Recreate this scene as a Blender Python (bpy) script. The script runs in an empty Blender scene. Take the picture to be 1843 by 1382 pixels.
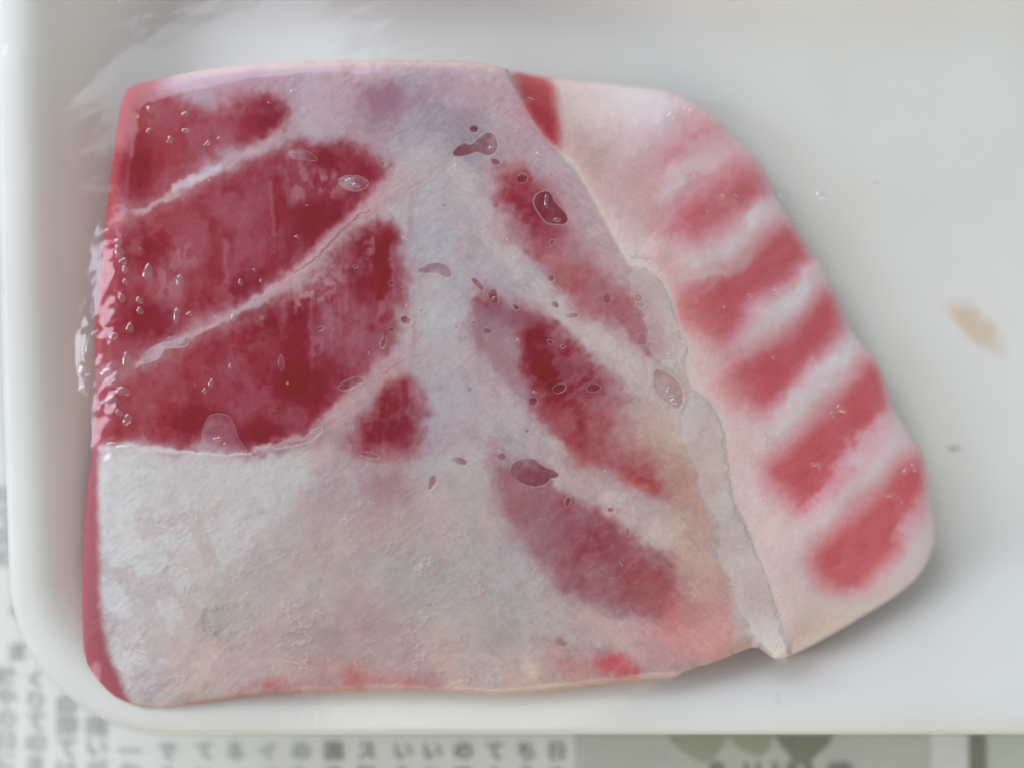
import bpy, bmesh, math, random
import numpy as np

# ------------------------------------------------------------------ camera, world, light, exposure
scene = bpy.context.scene
S = 0.15 / 1843.0            # metres per photograph pixel on the plane in focus
ZF = 0.0275                  # height of that plane (top of the fish)
DC = 0.20                    # camera distance above it
ZC = ZF + DC
CX, CY = 921.5, 691.0

cam_data = bpy.data.cameras.new("camera")
cam = bpy.data.objects.new("camera", cam_data)
scene.collection.objects.link(cam)
cam.location = (0, 0, ZC)
cam_data.sensor_width = 36.0
cam_data.lens = 36.0 * DC / 0.15
cam_data.clip_start = 0.005
cam_data.clip_end = 20.0
cam_data.dof.use_dof = True
cam_data.dof.focus_distance = DC + 0.0005
cam_data.dof.aperture_fstop = 4.2
scene.camera = cam

world = bpy.data.worlds.new("World")
scene.world = world
world.use_nodes = True
bg = world.node_tree.nodes["Background"]
bg.inputs[0].default_value = (0.965, 0.985, 1.0, 1)
bg.inputs[1].default_value = 0.40

def area_light(name, loc, target, sx, sy, power, color):
    d = bpy.data.lights.new(name, 'AREA')
    d.shape = 'RECTANGLE'; d.size = sx; d.size_y = sy
    d.energy = power; d.color = color
    o = bpy.data.objects.new(name, d)
    scene.collection.objects.link(o)
    o.location = loc
    v = np.array(target) - np.array(loc)
    from mathutils import Vector
    o.rotation_euler = Vector(v).to_track_quat('-Z', 'Y').to_euler()
    return o
area_light("window_light", (-0.85, 1.05, 0.80), (0, 0, 0.02), 1.3, 1.1, 21.0, (0.80, 0.87, 1.0))
area_light("low_glint_light", (-0.98, 0.04, 0.58), (0, 0, 0.02), 0.30, 0.34, 4.6, (0.78, 0.84, 1.0))  # extra lamp added low on the left to raise glints in the film

area_light("room_lamp_light", (0.25, -1.25, 0.70), (0, 0, 0.02), 0.9, 0.7, 7.0, (1.0, 0.93, 0.76))

scene.view_settings.view_transform = 'Standard'
scene.view_settings.look = 'None'
scene.view_settings.exposure = -0.07
scene.view_settings.gamma = 1.0
scene.view_settings.use_curve_mapping = False
scene.cycles.transparent_max_bounces = 16
scene.cycles.max_bounces = 8
scene.cycles.diffuse_bounces = 3
scene.cycles.glossy_bounces = 3
scene.cycles.caustics_reflective = False
scene.cycles.caustics_refractive = False

# ------------------------------------------------------------------ helpers
rng = np.random.RandomState(7)

def un(px, py, z):
    """photograph pixel at height z (m) -> world x, y"""
    f = S * (ZC - z) / DC
    return (px - CX) * f, (CY - py) * f

def link(o, parent=None):
    scene.collection.objects.link(o)
    if parent is not None:
        o.parent = parent
    return o

def mesh_obj(name, verts, faces, mat, parent=None, smooth=True):
    me = bpy.data.meshes.new(name)
    verts = np.asarray(verts, dtype=np.float32)
    if isinstance(faces, np.ndarray):
        n = len(faces); k = faces.shape[1]
        me.vertices.add(len(verts)); me.vertices.foreach_set("co", verts.ravel())
        me.loops.add(n * k); me.loops.foreach_set("vertex_index", faces.astype(np.int32).ravel())
        me.polygons.add(n)
        me.polygons.foreach_set("loop_start", np.arange(0, n * k, k, dtype=np.int32))
        me.polygons.foreach_set("loop_total", np.full(n, k, dtype=np.int32))
        me.update(calc_edges=True)
    else:
        me.from_pydata([tuple(v) for v in verts], [], faces)
    me.validate()
    me.polygons.foreach_set("use_smooth", np.full(len(me.polygons), smooth))
    me.materials.append(mat)
    return link(bpy.data.objects.new(name, me), parent)

def thing(name, label, cat, loc=(0, 0, 0)):
    o = bpy.data.objects.new(name, None)
    o.empty_display_size = 0.01
    o.location = loc
    o["label"] = label; o["category"] = cat
    return link(o)

def srgb(c):
    c = np.asarray(c, dtype=float) / 255.0
    return np.where(c <= 0.04045, c / 12.92, ((c + 0.055) / 1.055) ** 2.4)

# numpy noise ---------------------------------------------------------------
_tabs = {}
def vnoise(x, y, seed):
    if seed not in _tabs:
        _tabs[seed] = np.random.RandomState(seed).rand(256, 256)
    T = _tabs[seed]
    xi = np.floor(x).astype(int); yi = np.floor(y).astype(int)
    fx = x - xi; fy = y - yi
    fx = fx * fx * fx * (fx * (fx * 6 - 15) + 10); fy = fy * fy * fy * (fy * (fy * 6 - 15) + 10)
    a = T[yi & 255, xi & 255]; b = T[yi & 255, (xi + 1) & 255]
    c = T[(yi + 1) & 255, xi & 255]; d = T[(yi + 1) & 255, (xi + 1) & 255]
    return (a * (1 - fx) + b * fx) * (1 - fy) + (c * (1 - fx) + d * fx) * fy

def fbm(x, y, scale, seed, octv=4, gain=0.5, ang=0.0, stretch=1.0):
    ca, sa = math.cos(ang), math.sin(ang)
    u = (x * ca + y * sa) / (scale * stretch); v = (-x * sa + y * ca) / scale
    s = 0; a = 1; n = 0
    for i in range(octv):
        # rotate every octave so that no lattice direction shows
        c2, s2 = math.cos(0.7 * i + 0.3), math.sin(0.7 * i + 0.3)
        s = s + a * vnoise(u * c2 - v * s2 + 17.3 * i, u * s2 + v * c2 + 9.1 * i, seed + i); n += a
        a *= gain; u = u * 2.03; v = v * 2.03
    return s / n

def sstep(a, b, x):
    t = np.clip((x - a) / (b - a), 0, 1)
    return t * t * (3 - 2 * t)

def seg_dist(x, y, pts, closed):
    P = np.asarray(pts, float)
    n = len(P); best = np.full(x.shape, 1e9); tt = np.zeros(x.shape)
    for i in range(n if closed else n - 1):
        a = P[i]; b = P[(i + 1) % n]; d = b - a
        L = (d * d).sum() + 1e-9
        t = np.clip(((x - a[0]) * d[0] + (y - a[1]) * d[1]) / L, 0, 1)
        q = (x - a[0] - t * d[0]) ** 2 + (y - a[1] - t * d[1]) ** 2
        m = q < best
        best = np.where(m, q, best); tt = np.where(m, i + t, tt)
    return np.sqrt(best), tt

def inside(x, y, pts):
    P = np.asarray(pts, float); n = len(P); r = np.zeros(x.shape, bool)
    for i in range(n):
        x1, y1 = P[i]; x2, y2 = P[(i + 1) % n]
        if y1 == y2: continue
        c = ((y1 > y) != (y2 > y)) & (x < (x2 - x1) * (y - y1) / (y2 - y1) + x1)
        r ^= c
    return r

def sdist(x, y, pts):
    d, _ = seg_dist(x, y, pts, True)
    return np.where(inside(x, y, pts), d, -d)

def smooth_poly(pts, it=2, closed=True):
    P = np.asarray(pts, float)
    for _ in range(it):
        if closed:
            Q = np.roll(P, -1, 0)
            P = np.stack([P * .75 + Q * .25, P * .25 + Q * .75], 1).reshape(-1, 2)
        else:
            Q = P[1:]; R = P[:-1]
            M = np.stack([R * .75 + Q * .25, R * .25 + Q * .75], 1).reshape(-1, 2)
            P = np.vstack([P[:1], M, P[-1:]])
    return P

# node helpers ---------------------------------------------------------------
def new_mat(name):
    m = bpy.data.materials.new(name); m.use_nodes = True
    nt = m.node_tree; nt.nodes.clear()
    out = nt.nodes.new("ShaderNodeOutputMaterial")
    return m, nt, out

def nd(nt, kind, **kw):
    n = nt.nodes.new(kind)
    for k, v in kw.items():
        if k.startswith("i_"):
            n.inputs[k[2:].replace("_", " ")].default_value = v
        else:
            setattr(n, k, v)
    return n

# ------------------------------------------------------------------ materials
def mat_paper(name, rgb, contrast=0.05):
    m, nt, out = new_mat(name)
    tc = nd(nt, "ShaderNodeTexCoord")
    n1 = nd(nt, "ShaderNodeTexNoise"); n1.inputs["Scale"].default_value = 900; n1.inputs["Detail"].default_value = 4
    n2 = nd(nt, "ShaderNodeTexNoise"); n2.inputs["Scale"].default_value = 60; n2.inputs["Detail"].default_value = 3
    nt.links.new(tc.outputs["Object"], n1.inputs["Vector"]); nt.links.new(tc.outputs["Object"], n2.inputs["Vector"])
    add = nd(nt, "ShaderNodeMath", operation='ADD')
    nt.links.new(n1.outputs["Fac"], add.inputs[0]); nt.links.new(n2.outputs["Fac"], add.inputs[1])
    mr = nd(nt, "ShaderNodeMapRange")
    mr.inputs["From Min"].default_value = 0.6; mr.inputs["From Max"].default_value = 1.4
    mr.inputs["To Min"].default_value = 1 - contrast; mr.inputs["To Max"].default_value = 1 + contrast
    nt.links.new(add.outputs[0], mr.inputs["Value"])
    mul = nd(nt, "ShaderNodeVectorMath", operation='SCALE'); mul.inputs[0].default_value = rgb
    nt.links.new(mr.outputs[0], mul.inputs["Scale"])
    p = nd(nt, "ShaderNodeBsdfPrincipled"); p.inputs["Roughness"].default_value = 0.9
    p.inputs["Specular IOR Level"].default_value = 0.15
    nt.links.new(mul.outputs[0], p.inputs["Base Color"])
    bp = nd(nt, "ShaderNodeBump"); bp.inputs["Strength"].default_value = 0.25; bp.inputs["Distance"].default_value = 0.0001
    nt.links.new(n1.outputs["Fac"], bp.inputs["Height"]); nt.links.new(bp.outputs[0], p.inputs["Normal"])
    nt.links.new(p.outputs[0], out.inputs[0])
    return m

def mat_foam():
    m, nt, out = new_mat("white_foam")
    tc = nd(nt, "ShaderNodeTexCoord")
    vo = nd(nt, "ShaderNodeTexVoronoi"); vo.inputs["Scale"].default_value = 1500
    no = nd(nt, "ShaderNodeTexNoise"); no.inputs["Scale"].default_value = 45; no.inputs["Detail"].default_value = 5
    n3 = nd(nt, "ShaderNodeTexNoise"); n3.inputs["Scale"].default_value = 16; n3.inputs["Detail"].default_value = 2
    for n in (vo, no, n3): nt.links.new(tc.outputs["Object"], n.inputs["Vector"])
    r = nd(nt, "ShaderNodeValToRGB")
    r.color_ramp.elements[0].position = 0.35; r.color_ramp.elements[0].color = (0.76, 0.75, 0.70, 1)
    r.color_ramp.elements[1].position = 0.62; r.color_ramp.elements[1].color = (0.82, 0.82, 0.78, 1)
    mixf = nd(nt, "ShaderNodeMath", operation='MULTIPLY_ADD')
    nt.links.new(no.outputs["Fac"], mixf.inputs[0]); mixf.inputs[1].default_value = 0.5
    half = nd(nt, "ShaderNodeMath", operation='MULTIPLY'); half.inputs[1].default_value = 0.5
    nt.links.new(n3.outputs["Fac"], half.inputs[0]); nt.links.new(half.outputs[0], mixf.inputs[2])
    nt.links.new(mixf.outputs[0], r.inputs[0])
    p = nd(nt, "ShaderNodeBsdfPrincipled"); p.inputs["Roughness"].default_value = 0.5
    nt.links.new(r.outputs[0], p.inputs["Base Color"])
    bp = nd(nt, "ShaderNodeBump"); bp.inputs["Strength"].default_value = 0.12; bp.inputs["Distance"].default_value = 0.0001
    nt.links.new(vo.outputs["Distance"], bp.inputs["Height"]); nt.links.new(bp.outputs[0], p.inputs["Normal"])
    nt.links.new(p.outputs[0], out.inputs[0])
    return m

def mat_flesh(name, spec=0.06, rough=0.38, bump=0.06):
    """wet raw flesh: the painted muscle pattern is the mesh's colour attribute, nodes add fibre and grain"""
    m, nt, out = new_mat(name)
    at = nd(nt, "ShaderNodeAttribute", attribute_name="flesh_colour")
    tc = nd(nt, "ShaderNodeTexCoord")
    n1 = nd(nt, "ShaderNodeTexNoise"); n1.inputs["Scale"].default_value = 1500; n1.inputs["Detail"].default_value = 5; n1.inputs["Roughness"].default_value = 0.62
    n2 = nd(nt, "ShaderNodeTexNoise"); n2.inputs["Scale"].default_value = 330; n2.inputs["Detail"].default_value = 5; n2.inputs["Distortion"].default_value = 0.8
    for n in (n1, n2): nt.links.new(tc.outputs["Object"], n.inputs["Vector"])
    av = nd(nt, "ShaderNodeMath", operation='ADD'); nt.links.new(n1.outputs["Fac"], av.inputs[0]); nt.links.new(n2.outputs["Fac"], av.inputs[1])
    mr = nd(nt, "ShaderNodeMapRange")
    mr.inputs["From Min"].default_value = 0.6; mr.inputs["From Max"].default_value = 1.4
    mr.inputs["To Min"].default_value = 0.97; mr.inputs["To Max"].default_value = 1.03
    nt.links.new(av.outputs[0], mr.inputs["Value"])
    mul = nd(nt, "ShaderNodeVectorMath", operation='SCALE')
    nt.links.new(at.outputs["Color"], mul.inputs[0]); nt.links.new(mr.outputs[0], mul.inputs["Scale"])
    p = nd(nt, "ShaderNodeBsdfPrincipled")
    p.inputs["Roughness"].default_value = rough; p.inputs["Specular IOR Level"].default_value = spec
    p.inputs["Subsurface Weight"].default_value = 0.55
    p.inputs["Subsurface Radius"].default_value = (1.0, 0.5, 0.42); p.inputs["Subsurface Scale"].default_value = 0.0009
    nt.links.new(mul.outputs[0], p.inputs["Base Color"])
    bp = nd(nt, "ShaderNodeBump"); bp.inputs["Strength"].default_value = bump; bp.inputs["Distance"].default_value = 0.00025
    nt.links.new(av.outputs[0], bp.inputs["Height"]); nt.links.new(bp.outputs[0], p.inputs["Normal"])
    nt.links.new(p.outputs[0], out.inputs[0])
    return m

def mat_film(name, milk=0.05, rough=0.10, bump=0.05, milk_col=(0.86, 0.88, 0.9, 1), refl=0.035):
    m, nt, out = new_mat(name)
    lw = nd(nt, "ShaderNodeLayerWeight"); lw.inputs["Blend"].default_value = 0.5
    p5 = nd(nt, "ShaderNodeMath", operation='POWER'); p5.inputs[1].default_value = 5.0
    fr = nd(nt, "ShaderNodeMath", operation='MULTIPLY_ADD'); fr.inputs[1].default_value = 0.7; fr.inputs[2].default_value = refl
    nt.links.new(lw.outputs["Facing"], p5.inputs[0]); nt.links.new(p5.outputs[0], fr.inputs[0])
    tr = nd(nt, "ShaderNodeBsdfTransparent"); tr.inputs[0].default_value = (0.985, 0.99, 0.985, 1)
    gl = nd(nt, "ShaderNodeBsdfGlossy"); gl.inputs["Roughness"].default_value = rough
    df = nd(nt, "ShaderNodeBsdfDiffuse"); df.inputs[0].default_value = milk_col
    tc = nd(nt, "ShaderNodeTexCoord")
    no = nd(nt, "ShaderNodeTexNoise"); no.inputs["Scale"].default_value = 260; no.inputs["Detail"].default_value = 4
    nt.links.new(tc.outputs["Object"], no.inputs["Vector"])
    bp = nd(nt, "ShaderNodeBump"); bp.inputs["Strength"].default_value = bump; bp.inputs["Distance"].default_value = 0.0006
    nt.links.new(no.outputs["Fac"], bp.inputs["Height"])
    nt.links.new(bp.outputs[0], gl.inputs["Normal"]); nt.links.new(bp.outputs[0], lw.inputs["Normal"])
    m1 = nd(nt, "ShaderNodeMixShader"); m1.inputs[0].default_value = milk
    nt.links.new(tr.outputs[0], m1.inputs[1]); nt.links.new(df.outputs[0], m1.inputs[2])
    m2 = nd(nt, "ShaderNodeMixShader")
    nt.links.new(fr.outputs[0], m2.inputs[0]); nt.links.new(m1.outputs[0], m2.inputs[1]); nt.links.new(gl.outputs[0], m2.inputs[2])
    nt.links.new(m2.outputs[0], out.inputs[0])
    return m

def mat_stain(name, rgb, amount):
    """a dried smear: its strength fades out to the rim by the mesh attribute 'smear_strength'"""
    m, nt, out = new_mat(name)
    at = nd(nt, "ShaderNodeAttribute", attribute_name="smear_strength")
    tc = nd(nt, "ShaderNodeTexCoord")
    no = nd(nt, "ShaderNodeTexNoise"); no.inputs["Scale"].default_value = 400; no.inputs["Detail"].default_value = 4
    nt.links.new(tc.outputs["Object"], no.inputs["Vector"])
    a = nd(nt, "ShaderNodeMath", operation='MULTIPLY'); a.inputs[1].default_value = amount * 1.6
    nt.links.new(no.outputs["Fac"], a.inputs[0])
    b = nd(nt, "ShaderNodeMath", operation='MULTIPLY', use_clamp=True)
    nt.links.new(a.outputs[0], b.inputs[0]); nt.links.new(at.outputs["Fac"], b.inputs[1])
    tr = nd(nt, "ShaderNodeBsdfTransparent")
    p = nd(nt, "ShaderNodeBsdfPrincipled"); p.inputs["Base Color"].default_value = (*rgb, 1); p.inputs["Roughness"].default_value = 0.4
    mx = nd(nt, "ShaderNodeMixShader")
    nt.links.new(b.outputs[0], mx.inputs[0]); nt.links.new(tr.outputs[0], mx.inputs[1]); nt.links.new(p.outputs[0], mx.inputs[2])
    nt.links.new(mx.outputs[0], out.inputs[0])
    return m

M_PAPER = mat_paper("newsprint", (0.755, 0.765, 0.715))
M_INK = mat_paper("newsprint_ink", (0.26, 0.275, 0.225), 0.3)
M_INKLIGHT = mat_paper("newsprint_ink_pale", (0.46, 0.49, 0.455), 0.25)
M_PANEL = mat_paper("newsprint_grey_tint", (0.56, 0.57, 0.50), 0.08)
M_PANEL2 = mat_paper("newsprint_pale_tint", (0.60, 0.64, 0.55), 0.06)
M_BOWL = mat_paper("newsprint_olive_tint", (0.38, 0.40, 0.30), 0.12)
M_BOWLD = mat_paper("newsprint_dark_olive_tint", (0.26, 0.28, 0.21), 0.12)
M_TABLE = mat_paper("table_top", (0.35, 0.27, 0.19), 0.15)
M_FOAM = mat_foam()
M_FLESH = mat_flesh("raw_fish_flesh")
M_FLANK = mat_flesh("raw_fish_flank", rough=0.45, bump=0.05)
M_MEMB = mat_flesh("pale_membrane", rough=0.4, bump=0.04)
M_FILM = mat_film("cling_film", milk=0.008, rough=0.10, bump=0.10)
M_BUBBLE = mat_film("cling_film_bubble", milk=0.0, refl=0.014, rough=0.08, bump=0.03, milk_col=(0.95, 0.9, 0.9, 1))
M_RIM = mat_film("cling_film_bubble_rim", milk=0.16, rough=0.15, bump=0.0, milk_col=(0.95, 0.86, 0.84, 1))

# ------------------------------------------------------------------ table and newspaper
t = mesh_obj("table", [(-0.6, -0.45, -0.03), (0.6, -0.45, -0.03), (0.6, 0.45, -0.03), (-0.6, 0.45, -0.03),
                       (-0.6, -0.45, -0.0004), (0.6, -0.45, -0.0004), (0.6, 0.45, -0.0004), (-0.6, 0.45, -0.0004)],
             [(0, 3, 2, 1), (4, 5, 6, 7), (0, 1, 5, 4), (1, 2, 6, 5), (2, 3, 7, 6), (3, 0, 4, 7)], M_TABLE, smooth=False)
t["kind"] = "structure"

news = thing("newspaper", "printed newspaper sheet with text columns lying under the white tray", "newspaper", (0, 0, 0))
def sheet_z(x, y):
    return 0.00012 + 0.00035 * fbm(np.asarray(x) + 3, np.asarray(y) + 5, 0.05, 40, 3)
nx, ny = 121, 91
gx, gy = np.meshgrid(np.linspace(-0.24, 0.24, nx), np.linspace(-0.18, 0.18, ny))
v = np.stack([gx.ravel(), gy.ravel(), sheet_z(gx, gy).ravel()], 1)
ii = np.arange(nx * ny).reshape(ny, nx)
f = np.stack([ii[:-1, :-1], ii[:-1, 1:], ii[1:, 1:], ii[1:, :-1]], -1).reshape(-1, 4)
mesh_obj("sheet", v, f, M_PAPER, news)
ZN = 0.00058                                   # printed matter lies just on the sheet

def flat_poly(name, pts, mat, parent, z):
    w = [(*un(np.float64(a), np.float64(b), z), z) for a, b in pts]
    return mesh_obj(name, w, [tuple(range(len(w)))[::-1]], mat, parent, smooth=False)

flat_poly("grey_photo_panel", [(1036, 1250), (1672, 1250), (1672, 1480), (1036, 1480)], M_PANEL, news, ZN)
flat_poly("pale_side_panel", [(1778, 1250), (1990, 1250), (1990, 1480), (1778, 1480)], M_PANEL2, news, ZN)
flat_poly("column_rule", [(1745, 1250), (1773, 1250), (1773, 1480), (1745, 1480)], M_BOWLD, news, ZN + 0.00004)
def bowl(pts, mat):
    flat_poly("printed_bowl", smooth_poly(pts, 2), mat, news, ZN + 0.00008)
bowl([(1190, 1290), (1205, 1332), (1232, 1356), (1268, 1374), (1282, 1366), (1298, 1345), (1312, 1330), (1318, 1290)], M_BOWL)
bowl([(1308, 1290), (1314, 1333), (1336, 1350), (1368, 1364), (1382, 1350), (1392, 1330), (1398, 1290)], M_BOWL)
bowl([(1386, 1290), (1396, 1330), (1415, 1354), (1436, 1378), (1452, 1374), (1476, 1354), (1500, 1332), (1505, 1290)], M_BOWLD)

# lettering: Japanese columns running down, only the lines that show past the tray
def glyph_mesh(ch, size):
    cu = bpy.data.curves.new("glyph", 'FONT')
    cu.body = ch; cu.size = size; cu.align_x = 'CENTER'; cu.offset = size * 0.012
    o = bpy.data.objects.new("glyph", cu); scene.collection.objects.link(o)
    dg = bpy.context.evaluated_depsgraph_get()
    me = bpy.data.meshes.new_from_object(o.evaluated_get(dg))
    V = np.array([v.co[:2] for v in me.vertices]) if len(me.vertices) else np.zeros((0, 2))
    F = [tuple(p.vertices) for p in me.polygons]
    bpy.data.objects.remove(o); bpy.data.curves.remove(cu); bpy.data.meshes.remove(me)
    return V, F

_gcache = {}
def text_column(px, py0, chars, pitch, size_px, mat, sx=1.0):
    fz = S * (ZC - ZN) / DC
    V = []; F = []
    for k, ch in enumerate(chars):
        if ch == " ": continue
        key = (ch, size_px)
        if key not in _gcache: _gcache[key] = glyph_mesh(ch, size_px * fz)
        gv, gf = _gcache[key]
        if not len(gv): continue
        c = (gv.max(0) + gv.min(0)) / 2
        x0, y0 = un(px, py0 + k * pitch, ZN)
        b = len(V)
        V += [(x0 + (a - c[0]) * sx, y0 + bb - c[1], ZN + 0.00004) for a, bb in gv]
        F += [tuple(i + b for i in q) for q in gf]
    if V:
        mesh_obj("text_column", V, F, mat, news, smooth=False)

# columns under the tray's bottom rim
for px, chars, mat in ((300, "での", M_INKLIGHT), (367, "てい", M_INKLIGHT), (420, "る ", M_INKLIGHT), (480, "イベ", M_INKLIGHT), (541, "のた", M_INKLIGHT), (600, "国内", M_INK),
                       (660, "ス輪", M_INK), (725, "いら", M_INK), (778, "いか", M_INK), (833, "ので", M_INK),
                       (890, "て上", M_INK), (946, "ちる", M_INK), (1002, "日本", M_INK)):
    text_column(px, 1352, chars, 44, 36, mat, 1.05)
# columns beside the left corner
for px, py, chars, mat in ((8, 1216, "輪やの日に", M_INKLIGHT), (62, 1222, "くりてのま", M_INKLIGHT), (119, 1232, "で園園ては", M_INKLIGHT), (172, 1306, "開いが", M_INKLIGHT), (232, 1350, "一か", M_INKLIGHT),
                           (6, 890, "市で園の", M_INKLIGHT), (30, 1095, "る ま", M_INKLIGHT)):
    text_column(px, py, chars, 38, 38, mat, 1.1)
# heavy heading under the printed bowls, only its top shows
for px, w in ((1290, 26), (1343, 9), (1365, 9), (1395, 12), (1425, 20), (1455, 16), (1512, 44)):
    flat_poly("heading_letter", smooth_poly([(px - w / 2, 1384), (px - w / 2, 1377), (px - w * .3, 1371), (px + w * .3, 1371), (px + w / 2, 1377), (px + w / 2, 1384), (px + w * .5, 1410), (px - w * .5, 1410)], 1), M_INK, news, ZN + 0.00012)

# ------------------------------------------------------------------ foam tray
ZRIM = 0.0210; ZFLOOR = 0.0042
def tray_edge(side):
    pass
rx0, _ = un(0.0, 0.0, ZRIM)
xl, yb = un(6.0, 1324.0, ZRIM)               # outer left and bottom edge of the rim
_, yt = un(0.0, -305.0, ZRIM)
xr = xl + 0.205
TX, TY = (xl + xr) / 2, (yt + yb) / 2
TA, TB = (xr - xl) / 2, (yt - yb) / 2
TR = 0.0235

def loop_pts(inset, n_c=14, n_s=26):
    a, b = TA - inset, TB - inset
    r = max(TR - inset * 0.75, 0.004)
    P = []
    for sx, sy, a0 in ((1, 1, 0), (-1, 1, 90), (-1, -1, 180), (1, -1, 270)):
        for k in range(n_c):
            t = math.radians(a0 + 90 * k / (n_c - 1))
            P.append((sx * (a - r) + r * math.cos(t), sy * (b - r) + r * math.sin(t)))
        # straight run to the next corner
        x0, y0 = P[-1]
        nsx, nsy = {(1, 1): (-1, 1), (-1, 1): (-1, -1), (-1, -1): (1, -1), (1, -1): (1, 1)}[(sx, sy)]
        t2 = math.radians(a0 + 90)
        x1, y1 = nsx * (a - r) + r * math.cos(t2), nsy * (b - r) + r * math.sin(t2)
        for k in range(1, n_s):
            P.append((x0 + (x1 - x0) * k / n_s, y0 + (y1 - y0) * k / n_s))
    P = np.array(P)
    # sides bow out a little and the tray narrows slightly towards its lower end
    P[:, 0] += np.where(P[:, 0] < 0, -1, 1) * 0.0008 * (1 - (P[:, 1] / TB) ** 2)
    P[:, 0] += -0.022 * (P[:, 1]) * np.where(P[:, 0] < 0, 1, -1)
    return P + np.array([TX, TY])

# (inset, z) profile from the underside round the rim to the floor
PROF = [(0.0262, 0.0009), (0.0250, 0.0010), (0.0075, 0.0165), (0.0030, 0.0182), (0.0008, 0.0183), (0.0001, 0.0190), (0.0000, 0.0198), (0.0005, 0.0206),
        (0.0015, 0.0210), (0.0035, 0.0211), (0.0050, 0.0208), (0.0064, 0.0200), (0.0080, 0.0187), (0.0130, 0.0138), (0.0190, 0.0086),
        (0.0225, 0.0058), (0.0245, 0.0047), (0.0270, ZFLOOR), (0.0310, ZFLOOR)]
loops = [loop_pts(i) for i, z in PROF]
NL = len(loops[0])
V = []; F = []
for (ins, z), L in zip(PROF, loops):
    V += [(p[0], p[1], z) for p in L]
for k in range(len(PROF) - 1):
    for i in range(NL):
        j = (i + 1) % NL
        F.append((k * NL + i, k * NL + j, (k + 1) * NL + j, (k + 1) * NL + i))
last = loops[-1]
# floor: concentric loops to the middle
base = len(V) - NL
cen = last.mean(0)
for q, s_ in enumerate((0.85, 0.6, 0.3)):
    V += [(cen[0] + (p[0] - cen[0]) * s_, cen[1] + (p[1] - cen[1]) * s_, ZFLOOR + 0.0002 * (q + 1) * 0.5) for p in last]
    b2 = len(V) - NL
    F += [(base + i, base + (i + 1) % NL, b2 + (i + 1) % NL, b2 + i) for i in range(NL)]
    base = b2
V.append((cen[0], cen[1], ZFLOOR + 0.0003)); c_i = len(V) - 1
F += [(base + i, base + (i + 1) % NL, c_i) for i in range(NL)]
V0 = len(V)
V.append((cen[0], cen[1], 0.0009))
F += [((i + 1) % NL, i, V0) for i in range(NL)]
tray = thing("foam_tray", "white foam food tray with rounded corners holding the raw fish", "tray", (TX, TY, 0.0008))
o = mesh_obj("tray_shell", np.array(V) - np.array([TX, TY, 0.0008]), F, M_FOAM, tray)

def tray_h(x, y):
    """height of the tray's inner surface"""
    u = np.abs(x - TX) - 0.022 * (y - TY) - 0.0008 * (1 - ((y - TY) / TB) ** 2); w = np.abs(y - TY)
    dx = TA - u; dy = TB - w
    ins = np.minimum(dx, dy)
    # rounded corners
    r = TR
    qx = u - (TA - r); qy = w - (TB - r)
    m = (qx > 0) & (qy > 0)
    ins = np.where(m, np.minimum(ins, r - np.hypot(np.maximum(qx, 0), np.maximum(qy, 0))), ins)
    zi = np.array([p[0] for p in PROF[6:]]); zz = np.array([p[1] for p in PROF[6:]])
    return np.interp(ins, zi, zz)

# stains on the floor of the tray
def stain(name, cx, cy, rx, ry, ang, mat, parent, lift=0.00012):
    V = []; F = []; D = []
    rings, seg = 6, 36
    hx, hy = un(np.float64(cx), np.float64(cy), ZFLOOR)
    fz = S * (ZC - ZFLOOR) / DC
    for k in range(rings + 1):
        for i in range(seg):
            t = 2 * math.pi * i / seg
            rr = k / rings * (1 + 0.18 * math.sin(2 * t + 1) + 0.08 * math.sin(5 * t))
            lx, ly = rx * rr * math.cos(t), ry * rr * math.sin(t)
            c, s_ = math.cos(ang), math.sin(ang)
            X = hx + (lx * c - ly * s_) * fz; Y = hy - (lx * s_ + ly * c) * fz
            V.append((X - TX, Y - TY, float(tray_h(np.array(X), np.array(Y))) + 0.0003 + lift - 0.0008)); D.append(1 - (k / rings) ** 2.2)
    for k in range(rings):
        for i in range(seg):
            j = (i + 1) % seg
            F.append((k * seg + i, (k + 1) * seg + i, (k + 1) * seg + j, k * seg + j))
    ob = mesh_obj(name, V, F, mat, parent)
    a = ob.data.attributes.new("smear_strength", 'FLOAT', 'POINT'); a.data.foreach_set("value", np.array(D, dtype=np.float32))
    return ob
M_ST1 = mat_stain("orange_juice_stain", (0.90, 0.66, 0.46), 0.62)
M_ST2 = mat_stain("dark_fibre", (0.10, 0.10, 0.08), 1.0)
ob = stain("juice_stain", 1755, 588, 66, 36, math.radians(38), M_ST1, tray); ob["label"] = "pale orange smear on the floor of the tray"
stain("dark_fibre", 1716, 806, 13, 2.5, math.radians(-5), M_ST2, tray)

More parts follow.
